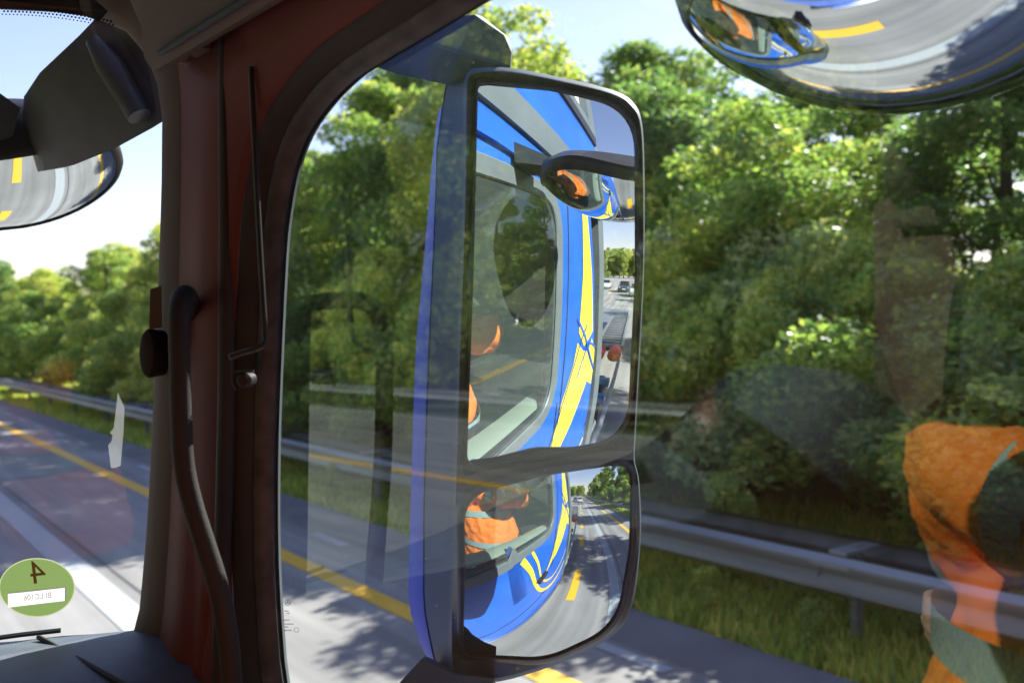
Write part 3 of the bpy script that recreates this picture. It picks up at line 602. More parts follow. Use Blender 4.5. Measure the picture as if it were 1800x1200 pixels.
# roof sun visor (inner, peach cloth) and outside visor
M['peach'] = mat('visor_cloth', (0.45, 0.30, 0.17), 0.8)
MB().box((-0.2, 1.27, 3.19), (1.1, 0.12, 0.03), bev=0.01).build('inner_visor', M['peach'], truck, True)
M['smoke'] = glass_mat('smoked_acrylic', (0.25, 0.27, 0.30), 0.05, 0.9)
mb = MB(); mb.loft([[Vector((x, 1.62 + d_, z_)) for x in np.linspace(-1.9, 0.18, 6)] for d_, z_ in ((0, 3.16), (0.16, 3.13), (0.26, 3.085), (0.27, 3.05))], cap=False, closed=False); mb.build('outer_visor', M['smoke'], truck, True)

# dashboard
mb = MB()
rowsd = []
for y, dz in ((1.42, 0.0), (1.30, 0.012), (1.16, 0.0), (1.06, -0.05), (1.0, -0.2), (1.0, -0.9)):
    rowsd.append([Vector((x, min(y, ws_y(x) + 0.01), 2.035 + dz + 0.10 * math.exp(-((x + 0.55) / 0.45) ** 2) + 0.33 * math.exp(-((x + 1.3) / 0.42) ** 2) + 0.045)) for x in np.linspace(-1.93, 0.40, 40)])  # tall left hump is raised to block bright road from the window reflection
mb.loft(rowsd, cap=False, closed=False); mb.build('dashboard', M['dash'], truck, True, 50)
mb = MB(); a_, b_ = Vector((0.245, 1.38, 2.092)), Vector((0.30, 1.12, 2.087)); mb.tube([a_, b_], 0.0035, 6); mb.build('dashboard_joint', M['rubber'], truck)
# grab handle
hp = [(338, 560, 1.18), (334, 530, 1.12), (326, 518, 1.05), (318, 528, 1.02), (315, 565, 1.005), (316, 640, 1.0), (318, 730, 1.0), (323, 815, 1.0), (338, 885, 1.0), (360, 955, 1.0), (382, 1025, 1.0), (398, 1100, 1.0), (406, 1180, 1.0), (410, 1280, 1.0)]
hp = catmull([at(*p) for p in hp], 5, False)
mb = MB(); mb.tube(hp, [0.009 + 0.0025 * min(1, i / 6) for i in range(len(hp))], 16); mb.build('grab_handle', M['rubber'], truck, True)
MB().box(at(338, 562, 1.185), (0.045, 0.04, 0.08), Matrix.Rotation(-0.35, 3, 'Z'), 0.012).build('handle_mount', M['trim'], truck, True)
# tweeter
mb = MB(); cc = at(261, 621, 1.20); mb.loft([[cc + RT * (0.010 * s_ * math.cos(a)) + UP * (0.031 * s_ * math.sin(a)) + FW * d_ for a in [2 * math.pi * k_ / 24 for k_ in range(24)]] for s_, d_ in ((1.0, 0.05), (1.05, 0.0), (0.95, -0.006), (0.7, -0.008))])
mb.build('tweeter_speaker', M['grey_plastic'], truck, True)
mb = MB(); mb.loft([[at(x0, y, d_) for x0, y in ((264, 508), (284, 502), (285, 575), (262, 580))] for d_ in (1.22, 1.19)]); mb.build('speaker_stem', M['trim'], truck)
# wire rod on the door
rod = [(441, 118, 1.03), (447, 240, 1.03), (456, 420, 1.025), (462, 520, 1.02), (466, 585, 1.015), (465, 602, 1.01), (452, 612, 1.005), (425, 620, 1.0), (403, 628, 0.995)]
mb = MB(); mb.tube(catmull([at(*p) for p in rod], 4, False), 0.0032, 10); mb.build('blind_rod', M['black'], truck, True)
cc = at(430, 668, 1.055); mb = MB(); mb.tube([cc + FW * 0.02, cc - FW * 0.003, cc - FW * 0.006], [0.009, 0.009, 0.006], 14); mb.build('trim_screw', M['black'], truck, True)
mb = MB(); mb.tube([at(408, 635, 1.052), at(409, 672, 1.052), at(416, 684, 1.052)], 0.0018, 6).tube([at(412, 654, 1.052), at(446, 652, 1.05)], 0.0014, 6); mb.build('trim_recess_edge', M['rubber'], truck)

# windshield details: sticker, tape, wiper
def disc(px, py, rx, ry, n=48, tilt=0.0, lift=-0.004):
    return [WS(px + rx * math.cos(a) * math.cos(tilt) - ry * math.sin(a) * math.sin(tilt), py + rx * math.cos(a) * math.sin(tilt) + ry * math.sin(a) * math.cos(tilt), lift) for a in [2 * math.pi * k_ / n for k_ in range(n)]]
M['st_green'] = mat('sticker_green', (0.17, 0.25, 0.08), 0.5); M['st_rim'] = mat('sticker_rim', (0.42, 0.45, 0.25), 0.5); M['st_white'] = mat('sticker_white', (0.75, 0.72, 0.74), 0.6)
M['st_red'] = mat('sticker_print', (0.33, 0.10, 0.07), 0.6); M['st_ink'] = mat('sticker_ink', (0.42, 0.33, 0.26), 0.6)
def lucent(m, f):
    n = m.node_tree; b = n.nodes["Principled BSDF"]; out = [x for x in n.nodes if x.type == 'OUTPUT_MATERIAL'][0]; t = n.nodes.new("ShaderNodeBsdfTranslucent"); c = b.inputs["Base Color"].default_value
    t.inputs[0].default_value = c; mx = n.nodes.new("ShaderNodeMixShader"); mx.inputs[0].default_value = f + .15; n.links.new(b.outputs[0], mx.inputs[1]); n.links.new(t.outputs[0], mx.inputs[2]); n.links.new(mx.outputs[0], out.inputs[0])
for k_ in ('st_green', 'st_rim', 'st_white', 'st_red', 'st_ink'): lucent(M[k_], 0.6)
mb = MB(); mb.loft([disc(65, 1032, 67, 52), disc(65, 1032, 65, 50)], cap=False); stick = mb.build('emission_sticker', M['st_rim'], truck); prop(stick, 'round green emission sticker with a 4, low on the windshield')
mb = MB(); xs = [65 + 65 * math.sin(math.pi * (i / 40 - .5)) for i in range(41)]; xs = sorted(xs + [14, 14.01, 116, 116.01])
for i in range(len(xs) - 1):
    xa, xb = xs[i], xs[i + 1]; e = lambda x: 50 * math.sqrt(max(0, 1 - ((x - 65) / 65) ** 2)); t0 = lambda x: 1041 - (x - 14) * 0.108; t1 = lambda x: 1067 - (x - 14) * 0.118
    def q(ya, yb, yc, yd): mb.add([WS(xa, ya), WS(xb, yb), WS(xb, yc), WS(xa, yd)], [(0, 1, 2, 3)])
    if 14 <= xa < 116 and xb <= 116.005 and xb > 14.005: q(1032 - e(xa), 1032 - e(xb), t0(xb), t0(xa)); q(t1(xa), t1(xb), 1032 + e(xb), 1032 + e(xa))
    else: q(1032 - e(xa), 1032 - e(xb), 1032 + e(xb), 1032 + e(xa))
mb.build('sticker_face', M['st_green'], stick)
mb = MB(); mb.add([WS(x, y, -0.005) for x, y in ((14, 1041), (116, 1030), (116, 1055), (14, 1067))], [(0, 1, 2, 3)]); mb.build('plate_number_field', M['st_white'], stick)
def text(s, name, px, py, size, m, parent, lift, rot=0.0, flip=True, sx=1.0, surf=WS):
    cu = bpy.data.curves.new(name, 'FONT'); cu.body = s; cu.align_x = 'CENTER'; cu.align_y = 'CENTER'; cu.size = 1.0; cu.resolution_u = 4
    tmp = bpy.data.objects.new(name, cu); COL.objects.link(tmp); bpy.context.view_layer.update()
    me0 = tmp.evaluated_get(bpy.context.evaluated_depsgraph_get()).to_mesh(); V = []
    for v in me0.vertices:
        x = v.co.x * size * sx * (-1 if flip else 1); y = -v.co.y * size; X = x * math.cos(rot) - y * math.sin(rot); Y = x * math.sin(rot) + y * math.cos(rot)
        V.append(surf(px + X, py + Y, lift))
    F = [tuple(p.vertices) for p in me0.polygons]; bpy.data.objects.remove(tmp)
    return mesh(name, V, F, m, parent)
text('4', 'sticker_number', 66, 1007, 58, M['st_red'], stick, -0.0052, -0.12)
text('BI LC106', 'plate_number', 66, 1048, 14, M['st_ink'], stick, -0.0056, -0.11, True, 0.95)
M['tape_clear'] = glass_mat('clear_tape', (0.75, 0.8, 0.8), 0.06, 0.9)
nn = M['tape_clear'].node_tree; mxn = nn.nodes.new("ShaderNodeMixShader"); dfn = nn.nodes.new("ShaderNodeBsdfDiffuse"); dfn.inputs[0].default_value = (0.8, 0.82, 0.82, 1); tln = nn.nodes.new("ShaderNodeBsdfTranslucent"); tln.inputs[0].default_value = (0.8, 0.82, 0.82, 1)
ou = [x for x in nn.nodes if x.type == 'OUTPUT_MATERIAL'][0]; lk = ou.inputs[0].links[0].from_socket; m3 = nn.nodes.new("ShaderNodeMixShader"); nn.links.new(dfn.outputs[0], m3.inputs[1]); nn.links.new(tln.outputs[0], m3.inputs[2]); mxn.inputs[0].default_value = 0.3
nn.links.new(lk, mxn.inputs[1]); nn.links.new(m3.outputs[0], mxn.inputs[2]); nn.links.new(mxn.outputs[0], ou.inputs[0])
mb = MB(); mb.add([WS(x, y, -0.004) for x, y in ((207, 690), (219, 716), (217, 760), (212, 818), (202, 822), (195, 822), (190, 782), (196, 775), (198, 765), (193, 760), (200, 752))], [tuple(range(11))]); prop(mb.build('tape_piece', M['tape_clear'], truck), 'torn strip of clear tape on the windshield')
wp = [WS(x, y, 0.03) for x, y in ((-200, 1160), (-60, 1146), (40, 1132), (110, 1124), (178, 1120))]
mb = MB(); mb.tube(wp, 0.006, 8); wip = mb.build('wiper', M['black'], truck, True)
mb = MB(); mb.tube([p + Vector((0, 0, -0.009)) for p in wp], 0.003, 6); mb.build('wiper_blade', M['rubber'], wip)
mb = MB(); mb.tube([p + Vector((0, 0.012, 0.011)) for p in wp[:4]], 0.004, 6); mb.build('wiper_arm', M['grey_plastic'], wip)
# maker's marks on the side window, smudge
def SW(px, py, off=-0.001):
    d = FW + RT * ((px - 900) / FPX) + UP * ((594 - py) / FPX); n_ = Vector((1, 0.07, 0)); t = (0.521 + 0.004 + off - n_.dot(EYE)) / n_.dot(d); return EYE + d * t
M['mark'] = mat('glass_mark', (0.03, 0.035, 0.04), 0.7)
mb = MB()
def circ(mb, px, py, r0, r1, n=20):
    A = [SW(px + r0 * math.cos(a), py + r0 * math.sin(a)) for a in [2 * math.pi * k_ / n for k_ in range(n)]]; B = [SW(px + r1 * math.cos(a), py + r1 * math.sin(a)) for a in [2 * math.pi * k_ / n for k_ in range(n)]]
    mb.loft([A, B], cap=False)
circ(mb, 506, 1058, 5.2, 4.4); circ(mb, 521, 1106, 4.5, 3.8)
for a in (90, 210, 330): mb.add([SW(506 + 4.6 * math.cos(R(a)), 1058 - 4.6 * math.sin(R(a))), SW(506 + 0.8 * math.cos(R(a + 90)), 1058 - 0.8 * math.sin(R(a + 90))), SW(506 - 0.8 * math.cos(R(a + 90)), 1058 + 0.8 * math.sin(R(a + 90)))], [(0, 1, 2)])
for k_, (x, y, wd) in enumerate([(503, 1073, 7), (506, 1077, 5), (503, 1089, 12), (508, 1096, 16), (504, 1101, 6), (506, 1107, 14)]):
    q = x - wd / 2
    while q < x + wd / 2: mb.add([SW(q, y - .9), SW(q + 1.3, y - .9), SW(q + 1.3, y + .9), SW(q, y + .9)], [(0, 1, 2, 3)]); q += 2.1
mb.build('glass_marking', M['mark'], truck)
M['smear'] = mat('bird_smear', (0.8, 0.84, 0.86), 0.7); mb = MB(); rs = random.Random(3)
for k_ in range(520):
    u, v = rs.gauss(0, 1), rs.gauss(0, 1); x = 1243 + u * 11 + v * 4; y = 726 + v * 15 - u * 6; s_ = rs.uniform(0.4, 1.25); a = rs.uniform(-1.0, -.3)
    mb.add([SW(x + s_ * math.cos(a + t) * (2.2 if t in (0, math.pi) else .7), y + s_ * math.sin(a + t) * (2.2 if t in (0, math.pi) else .7), 0.003) for t in (0, math.pi / 2, math.pi, 3 * math.pi / 2)], [(0, 1, 2, 3)])
mb.build('dirt_smear', M['smear'], truck)
mb = MB()
for k_ in range(330):
    x, y = rs.uniform(500, 1800), rs.uniform(20, 1190); s_ = rs.choice([.4, .5, .6, .7, 1.1]); mb.add([SW(x + s_ * a, y + s_ * b, 0.003) for a, b in ((-1, -.6), (.8, -1), (1, .7), (-.7, 1))], [(0, 1, 2, 3)])
mb.build('dirt_specks', M['smear'], truck)

# ---------------------------------------------------------------- mirrors of the truck
def ray_sphere(px, py, O, r):
    d = pray(px, py); oc = EYE - O; b = oc.dot(d); c = oc.dot(oc) - r * r; t = -b - math.sqrt(max(0, b * b - c)); return EYE + d * t
def convex_glass(px, py, dep, h, e, r, outline, name, m, parent, rings=22):
    P = at(px, py, dep); N = hdir(h, e); O = P - N * r
    c = sum((Vector(p) for p in outline), Vector((0, 0))) / len(outline); vs = []; fs = []; k = len(outline)
    vs.append(ray_sphere(c.x, c.y, O, r))
    for i in range(1, rings + 1):
        f_ = i / rings
        for p in outline: q = c.lerp(p, f_); vs.append(ray_sphere(q.x, q.y, O, r))
    for j in range(k): fs.append((0, 1 + j, 1 + (j + 1) % k))
    for i in range(rings - 1):
        for j in range(k): a = 1 + i * k + j; b = 1 + i * k + (j + 1) % k; fs.append((a, a + k, b + k, b))
    o = mesh(name, vs, fs, m, parent, True); nm = [(Vector(v) - O).normalized() for v in vs]
    if (o.data.polygons[0].normal.dot(nm[0])) < 0: o.data.flip_normals()
    o.data.normals_split_custom_set_from_vertices([tuple(n_) for n_ in nm])
    return o, [Vector(v) for v in vs[-k:]], N
G1 = [Vector(p) for p in rounded([(840, 146), (975, 158), (1117, 192), (1118, 480), (1104, 772), (950, 800), (820, 822), (832, 480)], [14, 10, 75, 10, 70, 10, 26, 10], 8)]
G2 = [Vector(p) for p in rounded([(812, 872), (960, 834), (1112, 812), (1110, 960), (1086, 1102), (960, 1160), (812, 1152), (816, 1000)], [55, 10, 34, 10, 60, 40, 22, 10], 8)]
mir = empty('x', (0, 0, 0), None, None); bpy.data.objects.remove(mir)
OUT = [Vector(p) for p in catmull([Vector(p) for p in [(822, 128), (845, 119), (900, 120), (985, 136), (1075, 158), (1112, 180), (1129, 220), (1133, 330), (1132, 480), (1124, 640), (1117, 770), (1116, 810), (1124, 850), (1126, 950), (1112, 1060), (1082, 1112),
       (1000, 1158), (900, 1192), (835, 1200), (800, 1190), (792, 1140), (796, 1000), (800, 850), (806, 640), (812, 480), (817, 300), (818, 170)]], 4)]
RN = hdir(208, -2); RP0 = at(972, 480, 1.12) - RN * 0.012
def on_plane(px, py, k_):
    p0 = RP0 - RN * (k_ + 0.00017 * max(0.0, py - 850)); d = FW + RT * ((px - 900) / FPX) + UP * ((594 - py) / FPX); t = (p0 - EYE).dot(RN) / d.dot(RN); return EYE + d * t
cO = Vector((965, 660))
def shr(p, s): return cO + (p - cO) * s
house = MB()
def OUTX(p, left):               # push the outline's left side out to x = left
    f_ = max(0.0, min(1.0, (900 - p.x) / 100)); f_ = f_ * f_ * (3 - 2 * f_); return Vector((p.x + (left(p.y) - 818) * f_, p.y))
lg = lambda y: float(np.interp(y, [110, 150, 260, 900, 1060, 1200], [800, 782, 766, 766, 770, 800]))
lb = lambda y: float(np.interp(y, [110, 160, 200, 300, 600, 1060, 1150, 1210], [822, 790, 764, 754, 741, 741, 772, 822]))
lb2 = lambda y: lb(y) + 4
ring0 = [on_plane(p.x, p.y, 0.006) for p in OUT]
ring00 = [on_plane(*shr(p, 0.985), -0.004) for p in OUT]
rgm = [on_plane(*shr(p, 0.93), -0.002) for p in OUT]
r1 = [on_plane(*OUTX(p, lambda y: 812.0), 0.03) for p in OUT]; r2 = [on_plane(*OUTX(p, lg), 0.075) for p in OUT]
r2b = [on_plane(*OUTX(p, lambda y: lg(y) - 3), 0.078) for p in OUT]
r3 = [on_plane(*OUTX(p, lb), 0.125) for p in OUT]; r4 = [on_plane(*OUTX(shr(p, 0.97), lb2), 0.155) for p in OUT]; r5 = [on_plane(*shr(p, 0.75), 0.18) for p in OUT]
mb = MB(); mb.loft([ring00, ring0, r1, r2], cap=False); 
M['housing_grey'] = mat('housing_grey', (0.085, 0.105, 0.12), 0.55, spec=0.2, var=0.12, vscale=15, bump=0.06, bscale=900)
mhouse = mb.build('mirror_housing', M['housing_grey'], truck, True, 60); prop(mhouse, 'tall twin mirror outside the passenger window, grey housing with blue cover')
mb = MB(); mb.loft([rgm, ring00, ring0, r1[:]], cap=False)
# front frame plate carrying both glasses
SPH = {}
def frame_ring(glass_edge, outline, name):
    inn = [p + RN * 0.0035 for p in glass_edge]
    k = len(glass_edge); gl = [p - RN * 0.002 for p in glass_edge]
    cx = sum(outline, Vector((0, 0))) / k; A = []; B = []
    for p in outline:
        d = (p - cx).normalized(); a = p + d * 6; b = p + d * 12
        A.append(ray_sphere(a.x, a.y, SPH[name][0], SPH[name][1]) + RN * 0.004); B.append(ray_sphere(b.x, b.y, SPH[name][0], SPH[name][1]) - RN * 0.004)
    return gl, inn, A, B
g1o, e1, N1 = convex_glass(972, 480, 1.12, 208, -2.2, 1.15, G1, 'main_glass', M['mirror'], mhouse)
g2o, e2, N2 = convex_glass(965, 985, 1.112, 208, -10, 0.30, G2, 'wide_angle_glass', M['mirror_dim'], mhouse)
prop(g1o, 'large upper mirror glass showing the truck side and the window'); prop(g2o, 'small lower wide-angle mirror glass showing the road behind')
SPH.update(a=(at(972, 480, 1.12) - hdir(208, -2.2) * 1.15, 1.15), b=(at(965, 985, 1.112) - hdir(208, -10) * 0.30, 0.30))
for (e_, o_, n_) in ((e1, G1, 'a'), (e2, G2, 'b')):
    gl, inn, A, B = frame_ring(e_, o_, n_)
    mb = MB(); mb.loft([gl, inn, A, B], cap=False); mb.build('glass_rim', M['black'], mhouse, True, 60)
# plate filling between outline and glasses (flat, just behind the rims)
mb = MB(); mb.add([on_plane(*shr(p, 0.99), 0.004) for p in OUT], [tuple(range(len(OUT)))])
bez = mb.build('mirror_bezel', M['black'], mhouse)
# cut: push the bezel behind the glass domes by making it a ring around each opening
bm = bmesh.new(); bm.from_mesh(bez.data); bmesh.ops.translate(bm, verts=bm.verts, vec=-RN * 0.11); bm.to_mesh(bez.data); bm.free()
def bezel_band():
    mb = MB(); cc = [p for p in OUT]
    def near(o_, p): return min(o_, key=lambda q: (q - p).length)
    lift = []
    for p in OUT:
        q1, q2 = near(G1, p), near(G2, p); first = (q1 - p).length < (q2 - p).length; q = q1 if first else q2; O_, r_ = SPH['a' if first else 'b']; d = (q - p); t_ = p + d * max(0, 1 - 11 / max(12, d.length))
        lift.append(ray_sphere(t_.x, t_.y, O_, r_) - RN * 0.004)
    mb.loft([[on_plane(p.x, p.y, -0.003) for p in [shr(q, .988) for q in OUT]], lift, [p - RN * 0.05 for p in lift]], cap=False)
    return mb.build('bezel_band', M['black'], mhouse, True, 60)
bezel_band()
mb = MB(); wb = [(812, 840), (840, 830), (890, 821), (950, 811), (1000, 803), (1060, 793), (1112, 790), (1112, 806), (1060, 812), (1000, 820), (950, 829), (900, 842), (850, 856), (812, 866)]
mb.loft([[on_plane(x, y, k_) for x, y in wb] for k_ in (-0.004, 0.02)]); mb.build('centre_bar', M['black'], mhouse, True, 40)
mb = MB(); mb.loft([r2b, r3, r4, r5], cap=True); prop(mb.build('mirror_cover', M['cover_blue'], mhouse, True, 50), 'blue painted outer cover')
# upper and lower brackets
def hull(name, pa, pb, m, parent, n=1, sm=False):
    mb = MB(); mb.loft([[at(*p) for p in pa], [at(*p) for p in pb]]); return mb.build(name, m, parent, sm, 30)
ub = MB()
ub.loft([[at(x, y, d) for x, y, d in s_] for s_ in (
    [(655, 116, 1.12), (700, 60, 1.14), (760, -30, 1.20), (770, -40, 1.30), (700, 40, 1.30), (660, 110, 1.25)],
    [(700, 131, 1.13), (740, 75, 1.12), (800, 30, 1.18), (806, 28, 1.30), (740, 70, 1.32), (704, 128, 1.26)],
    [(790, 150, 1.12), (806, 95, 1.10), (834, 26, 1.12), (846, 28, 1.26), (816, 90, 1.30), (794, 150, 1.22)],
    [(860, 138, 1.13), (868, 112, 1.12), (886, 62, 1.13), (894, 66, 1.24), (876, 110, 1.26), (864, 136, 1.24)],
    [(893, 132, 1.15), (897, 118, 1.14), (899, 92, 1.14), (900, 94, 1.22), (898, 118, 1.24), (895, 130, 1.22)])])
prop(ub.build('upper_bracket', M['grey_plastic'], mhouse, True, 35), 'dark grey bracket holding the twin mirror from above')
mb = MB(); mb.loft([[at(x, y, d) for x, y, d in s_] for s_ in (
    [(690, 1212, 1.12), (690, 1300, 1.12), (700, 1300, 1.25), (700, 1205, 1.25)], [(740, 1158, 1.14), (745, 1290, 1.14), (750, 1290, 1.24), (748, 1152, 1.24)],
    [(800, 1184, 1.14), (800, 1280, 1.14), (810, 1270, 1.24), (806, 1178, 1.24)], [(868, 1192, 1.16), (860, 1240, 1.16), (866, 1240, 1.24), (872, 1188, 1.24)])])
mb.build('lower_bracket', M['black'], mhouse, True, 35)

def dish(name, C_, N, U, a, b, r, sup, m_glass, m_house, parent, label, thick=0.07, wide=1.05):
    C_ = Vector(C_); N = Vector(N).normalized(); U = Vector(U); U = (U - N * U.dot(N)).normalized(); V = N.cross(U); O = C_ - N * r; k = 72
    def pt(f_, t):
        c, s_ = math.cos(t), math.sin(t); x = a * f_ * math.copysign(abs(c) ** (2 / sup), c); y = b * f_ * math.copysign(abs(s_) ** (2 / sup), s_); return x, y
    vs = [C_.copy()]; fs = []
    for i in range(1, 21):
        for j in range(k):
            x, y = pt(i / 20, 2 * math.pi * j / k); q = O + U * x + V * y; h_ = math.sqrt(r * r - x * x - y * y); vs.append(q + N * h_)
    for j in range(k): fs.append((0, 1 + j, 1 + (j + 1) % k))
    for i in range(19):
        for j in range(k): p = 1 + i * k + j; q = 1 + i * k + (j + 1) % k; fs.append((p, p + k, q + k, q))
    edge = vs[-k:]
    def ring(sc, off): 
        out = []
        for j in range(k): x, y = pt(sc, 2 * math.pi * j / k); out.append(O + U * x + V * y + N * (math.sqrt(r * r - min(.99 * r * r, (x * x + y * y))) + off))
        return out
    zt = -(r - math.sqrt(r * r - max(a, b) ** 2)); 
    def flat(sc, off): return [C_ + U * pt(sc, 2 * math.pi * j / k)[0] + V * pt(sc, 2 * math.pi * j / k)[1] + N * off for j in range(k)]
    mb = MB(); mb.loft([ring(0.995, -0.003), ring(1.0, 0.004), ring(wide - 0.02, 0.003), ring(wide, -0.008), flat(wide * 0.97, zt - thick * .45), flat(0.8, zt - thick * .85), flat(0.5, zt - thick), flat(0.1, zt - thick)], cap=False)
    ho = mb.build(name, m_house, parent, True, 60); prop(ho, label)
    g = mesh('mirror_glass', vs, fs, m_glass, ho, True); nm = [(Vector(v) - O).normalized() for v in vs]
    if g.data.polygons[0].normal.dot(nm[0]) < 0: g.data.flip_normals()
    g.data.normals_split_custom_set_from_vertices([tuple(n_) for n_ in nm]); return ho
kerb = dish('kerb_mirror', (0.738, 0.376, 2.721), (-0.205, -0.218, -1.0), (1, -0.30, -0.38), 0.18, 0.211, 0.266, 2.6, M['mirror_dim'], M['black'], truck, 'wide kerb mirror above the passenger window showing the road below', 0.06)
mb = MB(); mb.loft([[Vector((x, y, z)) for x, y, z in s_] for s_ in ([(0.51, 0.33, 2.88), (0.51, 0.47, 2.88), (0.51, 0.47, 2.94), (0.51, 0.33, 2.94)], [(0.60, 0.35, 2.86), (0.60, 0.45, 2.86), (0.60, 0.45, 2.89), (0.60, 0.36, 2.89)], [(0.70, 0.36, 2.79), (0.70, 0.41, 2.79), (0.70, 0.41, 2.83), (0.70, 0.36, 2.83)])]); mb.build('mirror_arm', M['grey_plastic'], kerb, True, 30)
frontm = dish('front_mirror', at(-28, 362, 1.78), (-0.05, -0.42, -0.90), RT * 1.0 + UP * -0.58, 0.245, 0.12, 0.38, 2.8, M['mirror_dim'], M['black'], truck, 'front mirror hanging before the windshield at the upper left', 0.11)
mb = MB(); mb.loft([[at(x, y, d) for x, y, d in s_] for s_ in (
    [(180, 20, 1.55), (320, 60, 1.50), (300, 205, 1.50), (270, 215, 1.62), (160, 60, 1.66)],
    [(140, 62, 1.56), (262, 150, 1.52), (268, 225, 1.53), (250, 232, 1.64), (112, 100, 1.68)],
    [(70, 128, 1.60), (150, 190, 1.57), (200, 262, 1.58), (180, 265, 1.68), (52, 160, 1.72)],
    [(42, 170, 1.64), (90, 215, 1.62), (130, 290, 1.64), (112, 295, 1.74), (40, 205, 1.76)],
    [(40, 205, 1.68), (60, 240, 1.66), (80, 300, 1.68), (66, 302, 1.76), (42, 235, 1.78)])]); mb.build('mirror_arm', M['black'], frontm, True, 35)
mb = MB(); mb.tube([at(165, 72, 1.53), at(195, 120, 1.52), at(245, 205, 1.51)], [0.014, 0.024, 0.02], 12); mb.build('arm_rib', M['black'], frontm, True)
mb = MB(); mb.loft([[at(x, y, d) for x, y, d in s_] for s_ in ([(-90, 130, 1.66), (-90, 230, 1.66), (-90, 230, 1.74), (-90, 130, 1.74)], [(0, 164, 1.66), (-10, 250, 1.66), (-10, 250, 1.74), (0, 164, 1.74)], [(36, 190, 1.67), (22, 240, 1.67), (22, 240, 1.74), (36, 190, 1.74)])]); mb.build('mirror_knuckle', M['black'], frontm, True, 35)

# ---------------------------------------------------------------- seats, wheel, belt
def seat(x, y, label):
    mb = MB(); mb.box((x, y + 0.12, 1.62), (0.52, 0.55, 0.16), bev=0.05); s_ = mb.build('seat', M['cloth_dark'], truck, True)
    MB().box((x, y - 0.26, 2.02), (0.50, 0.14, 0.78), Matrix.Rotation(0.16, 3, 'X'), 0.05).build('backrest', M['cloth_dark'], s_, True)
    MB().box((x, y - 0.36, 2.50), (0.28, 0.09, 0.18), Matrix.Rotation(0.16, 3, 'X'), 0.035).build('headrest', M['cloth_dark'], s_, True)
    MB().box((x, y + 0.12, 1.34), (0.4, 0.4, 0.4), bev=0.02).build('seat_base', M['black'], s_)
seat(-0.10, 0.10, ''); seat(-1.34, 0.0, '')
sw = MB(); cw = Vector((-1.34, 0.72, 2.02)); Rw = Matrix.Rotation(R(-35), 3, 'X')
sw.tube([cw + Rw @ Vector((0.23 * math.cos(a), 0.23 * math.sin(a), 0)) for a in [2 * math.pi * i / 36 for i in range(37)]], 0.015, 8, False)
for a in (0.1, math.pi - 0.1, -math.pi / 2): sw.tube([cw, cw + Rw @ Vector((0.22 * math.cos(a), 0.22 * math.sin(a), 0))], 0.014, 6)
sw.ball(cw, (0.06, 0.06, 0.04)); sw.build('steering_wheel', M['black'], truck, True)
mb = MB()
bp_ = catmull([Vector(p) for p in [(0.14, -0.14, 2.44), (0.10, 0.06, 2.43), (0.07, 0.24, 2.29), (0.02, 0.355, 2.12), (-0.10, 0.43, 1.95), (-0.25, 0.36, 1.80), (-0.33, 0.15, 1.72)]], 6, False)
L_ = []; Q_ = []
for i, p in enumerate(bp_):
    t = (bp_[min(i + 1, len(bp_) - 1)] - bp_[max(i - 1, 0)]).normalized(); sdv = t.cross(Vector((0.3, 1, 0.3)).normalized()).normalized(); L_.append(p + sdv * 0.024); Q_.append(p - sdv * 0.024)
n = len(L_); mb.add(L_ + Q_ + [p + Vector((0, 0.003, 0)) for p in L_ + Q_], [(i, i + 1, n + i + 1, n + i) for i in range(n - 1)] + [(2 * n + i, 3 * n + i, 3 * n + i + 1, 2 * n + i + 1) for i in range(n - 1)])
mb.build('seat_belt', M['belt'], truck, True)

# ---------------------------------------------------------------- passenger in hi-vis jacket, reflected in glass and mirrors
def remeshed(mb, name, m, parent, vox=0.012, smooth_it=4, disp=0.0):
    o = mb.build(name, m, parent, True, None)
    r_ = o.modifiers.new('r', 'REMESH'); r_.mode = 'VOXEL'; r_.voxel_size = vox; r_.use_smooth_shade = True
    s_ = o.modifiers.new('s', 'SMOOTH'); s_.iterations = smooth_it; s_.factor = 0.6
    if disp:
        tx = bpy.data.textures.new('folds', 'CLOUDS'); tx.noise_scale = 0.075; d_ = o.modifiers.new('d', 'DISPLACE'); d_.texture = tx; d_.strength = disp; d_.mid_level = 0.5
    return o
def oval(c, rx, ry, n=20, tilt=0.0):
    c = Vector(c); Rm = Matrix.Rotation(tilt, 3, 'X'); return [c + Rm @ Vector((rx * math.cos(a), ry * math.sin(a), 0)) for a in [2 * math.pi * i / n for i in range(n)]]
px0 = -0.17; YS = 0.34
person = None
bd = MB()
hd = Vector((px0 - 0.15, -0.08, 2.63))
bd.ball(hd + Vector((0, 0, 0.02)), (0.078, 0.098, 0.115), 20, 14).ball(hd + Vector((0, 0.035, -0.055)), (0.055, 0.06, 0.06), 14, 10)
bd.tube([hd + Vector((0, 0.09, 0.015)), hd + Vector((0, 0.112, -0.02)), hd + Vector((0, 0.10, -0.03))], [0.009, 0.014, 0.012], 8)
bd.tube([hd + Vector((-0.025, 0.088, -0.058)), hd + Vector((0, 0.096, -0.06)), hd + Vector((0.025, 0.088, -0.058))], [0.006, 0.009, 0.006], 8)
for s_ in (-1, 1): bd.ball(hd + Vector((s_ * 0.08, -0.005, 0)), (0.012, 0.02, 0.032), 8, 6)
bd.tube([hd + Vector((0, -0.03, -0.04)), Vector((px0 - .06, -0.02, 2.45)), Vector((px0, 0.06, 2.30))], [0.055, 0.058, 0.075], 14)
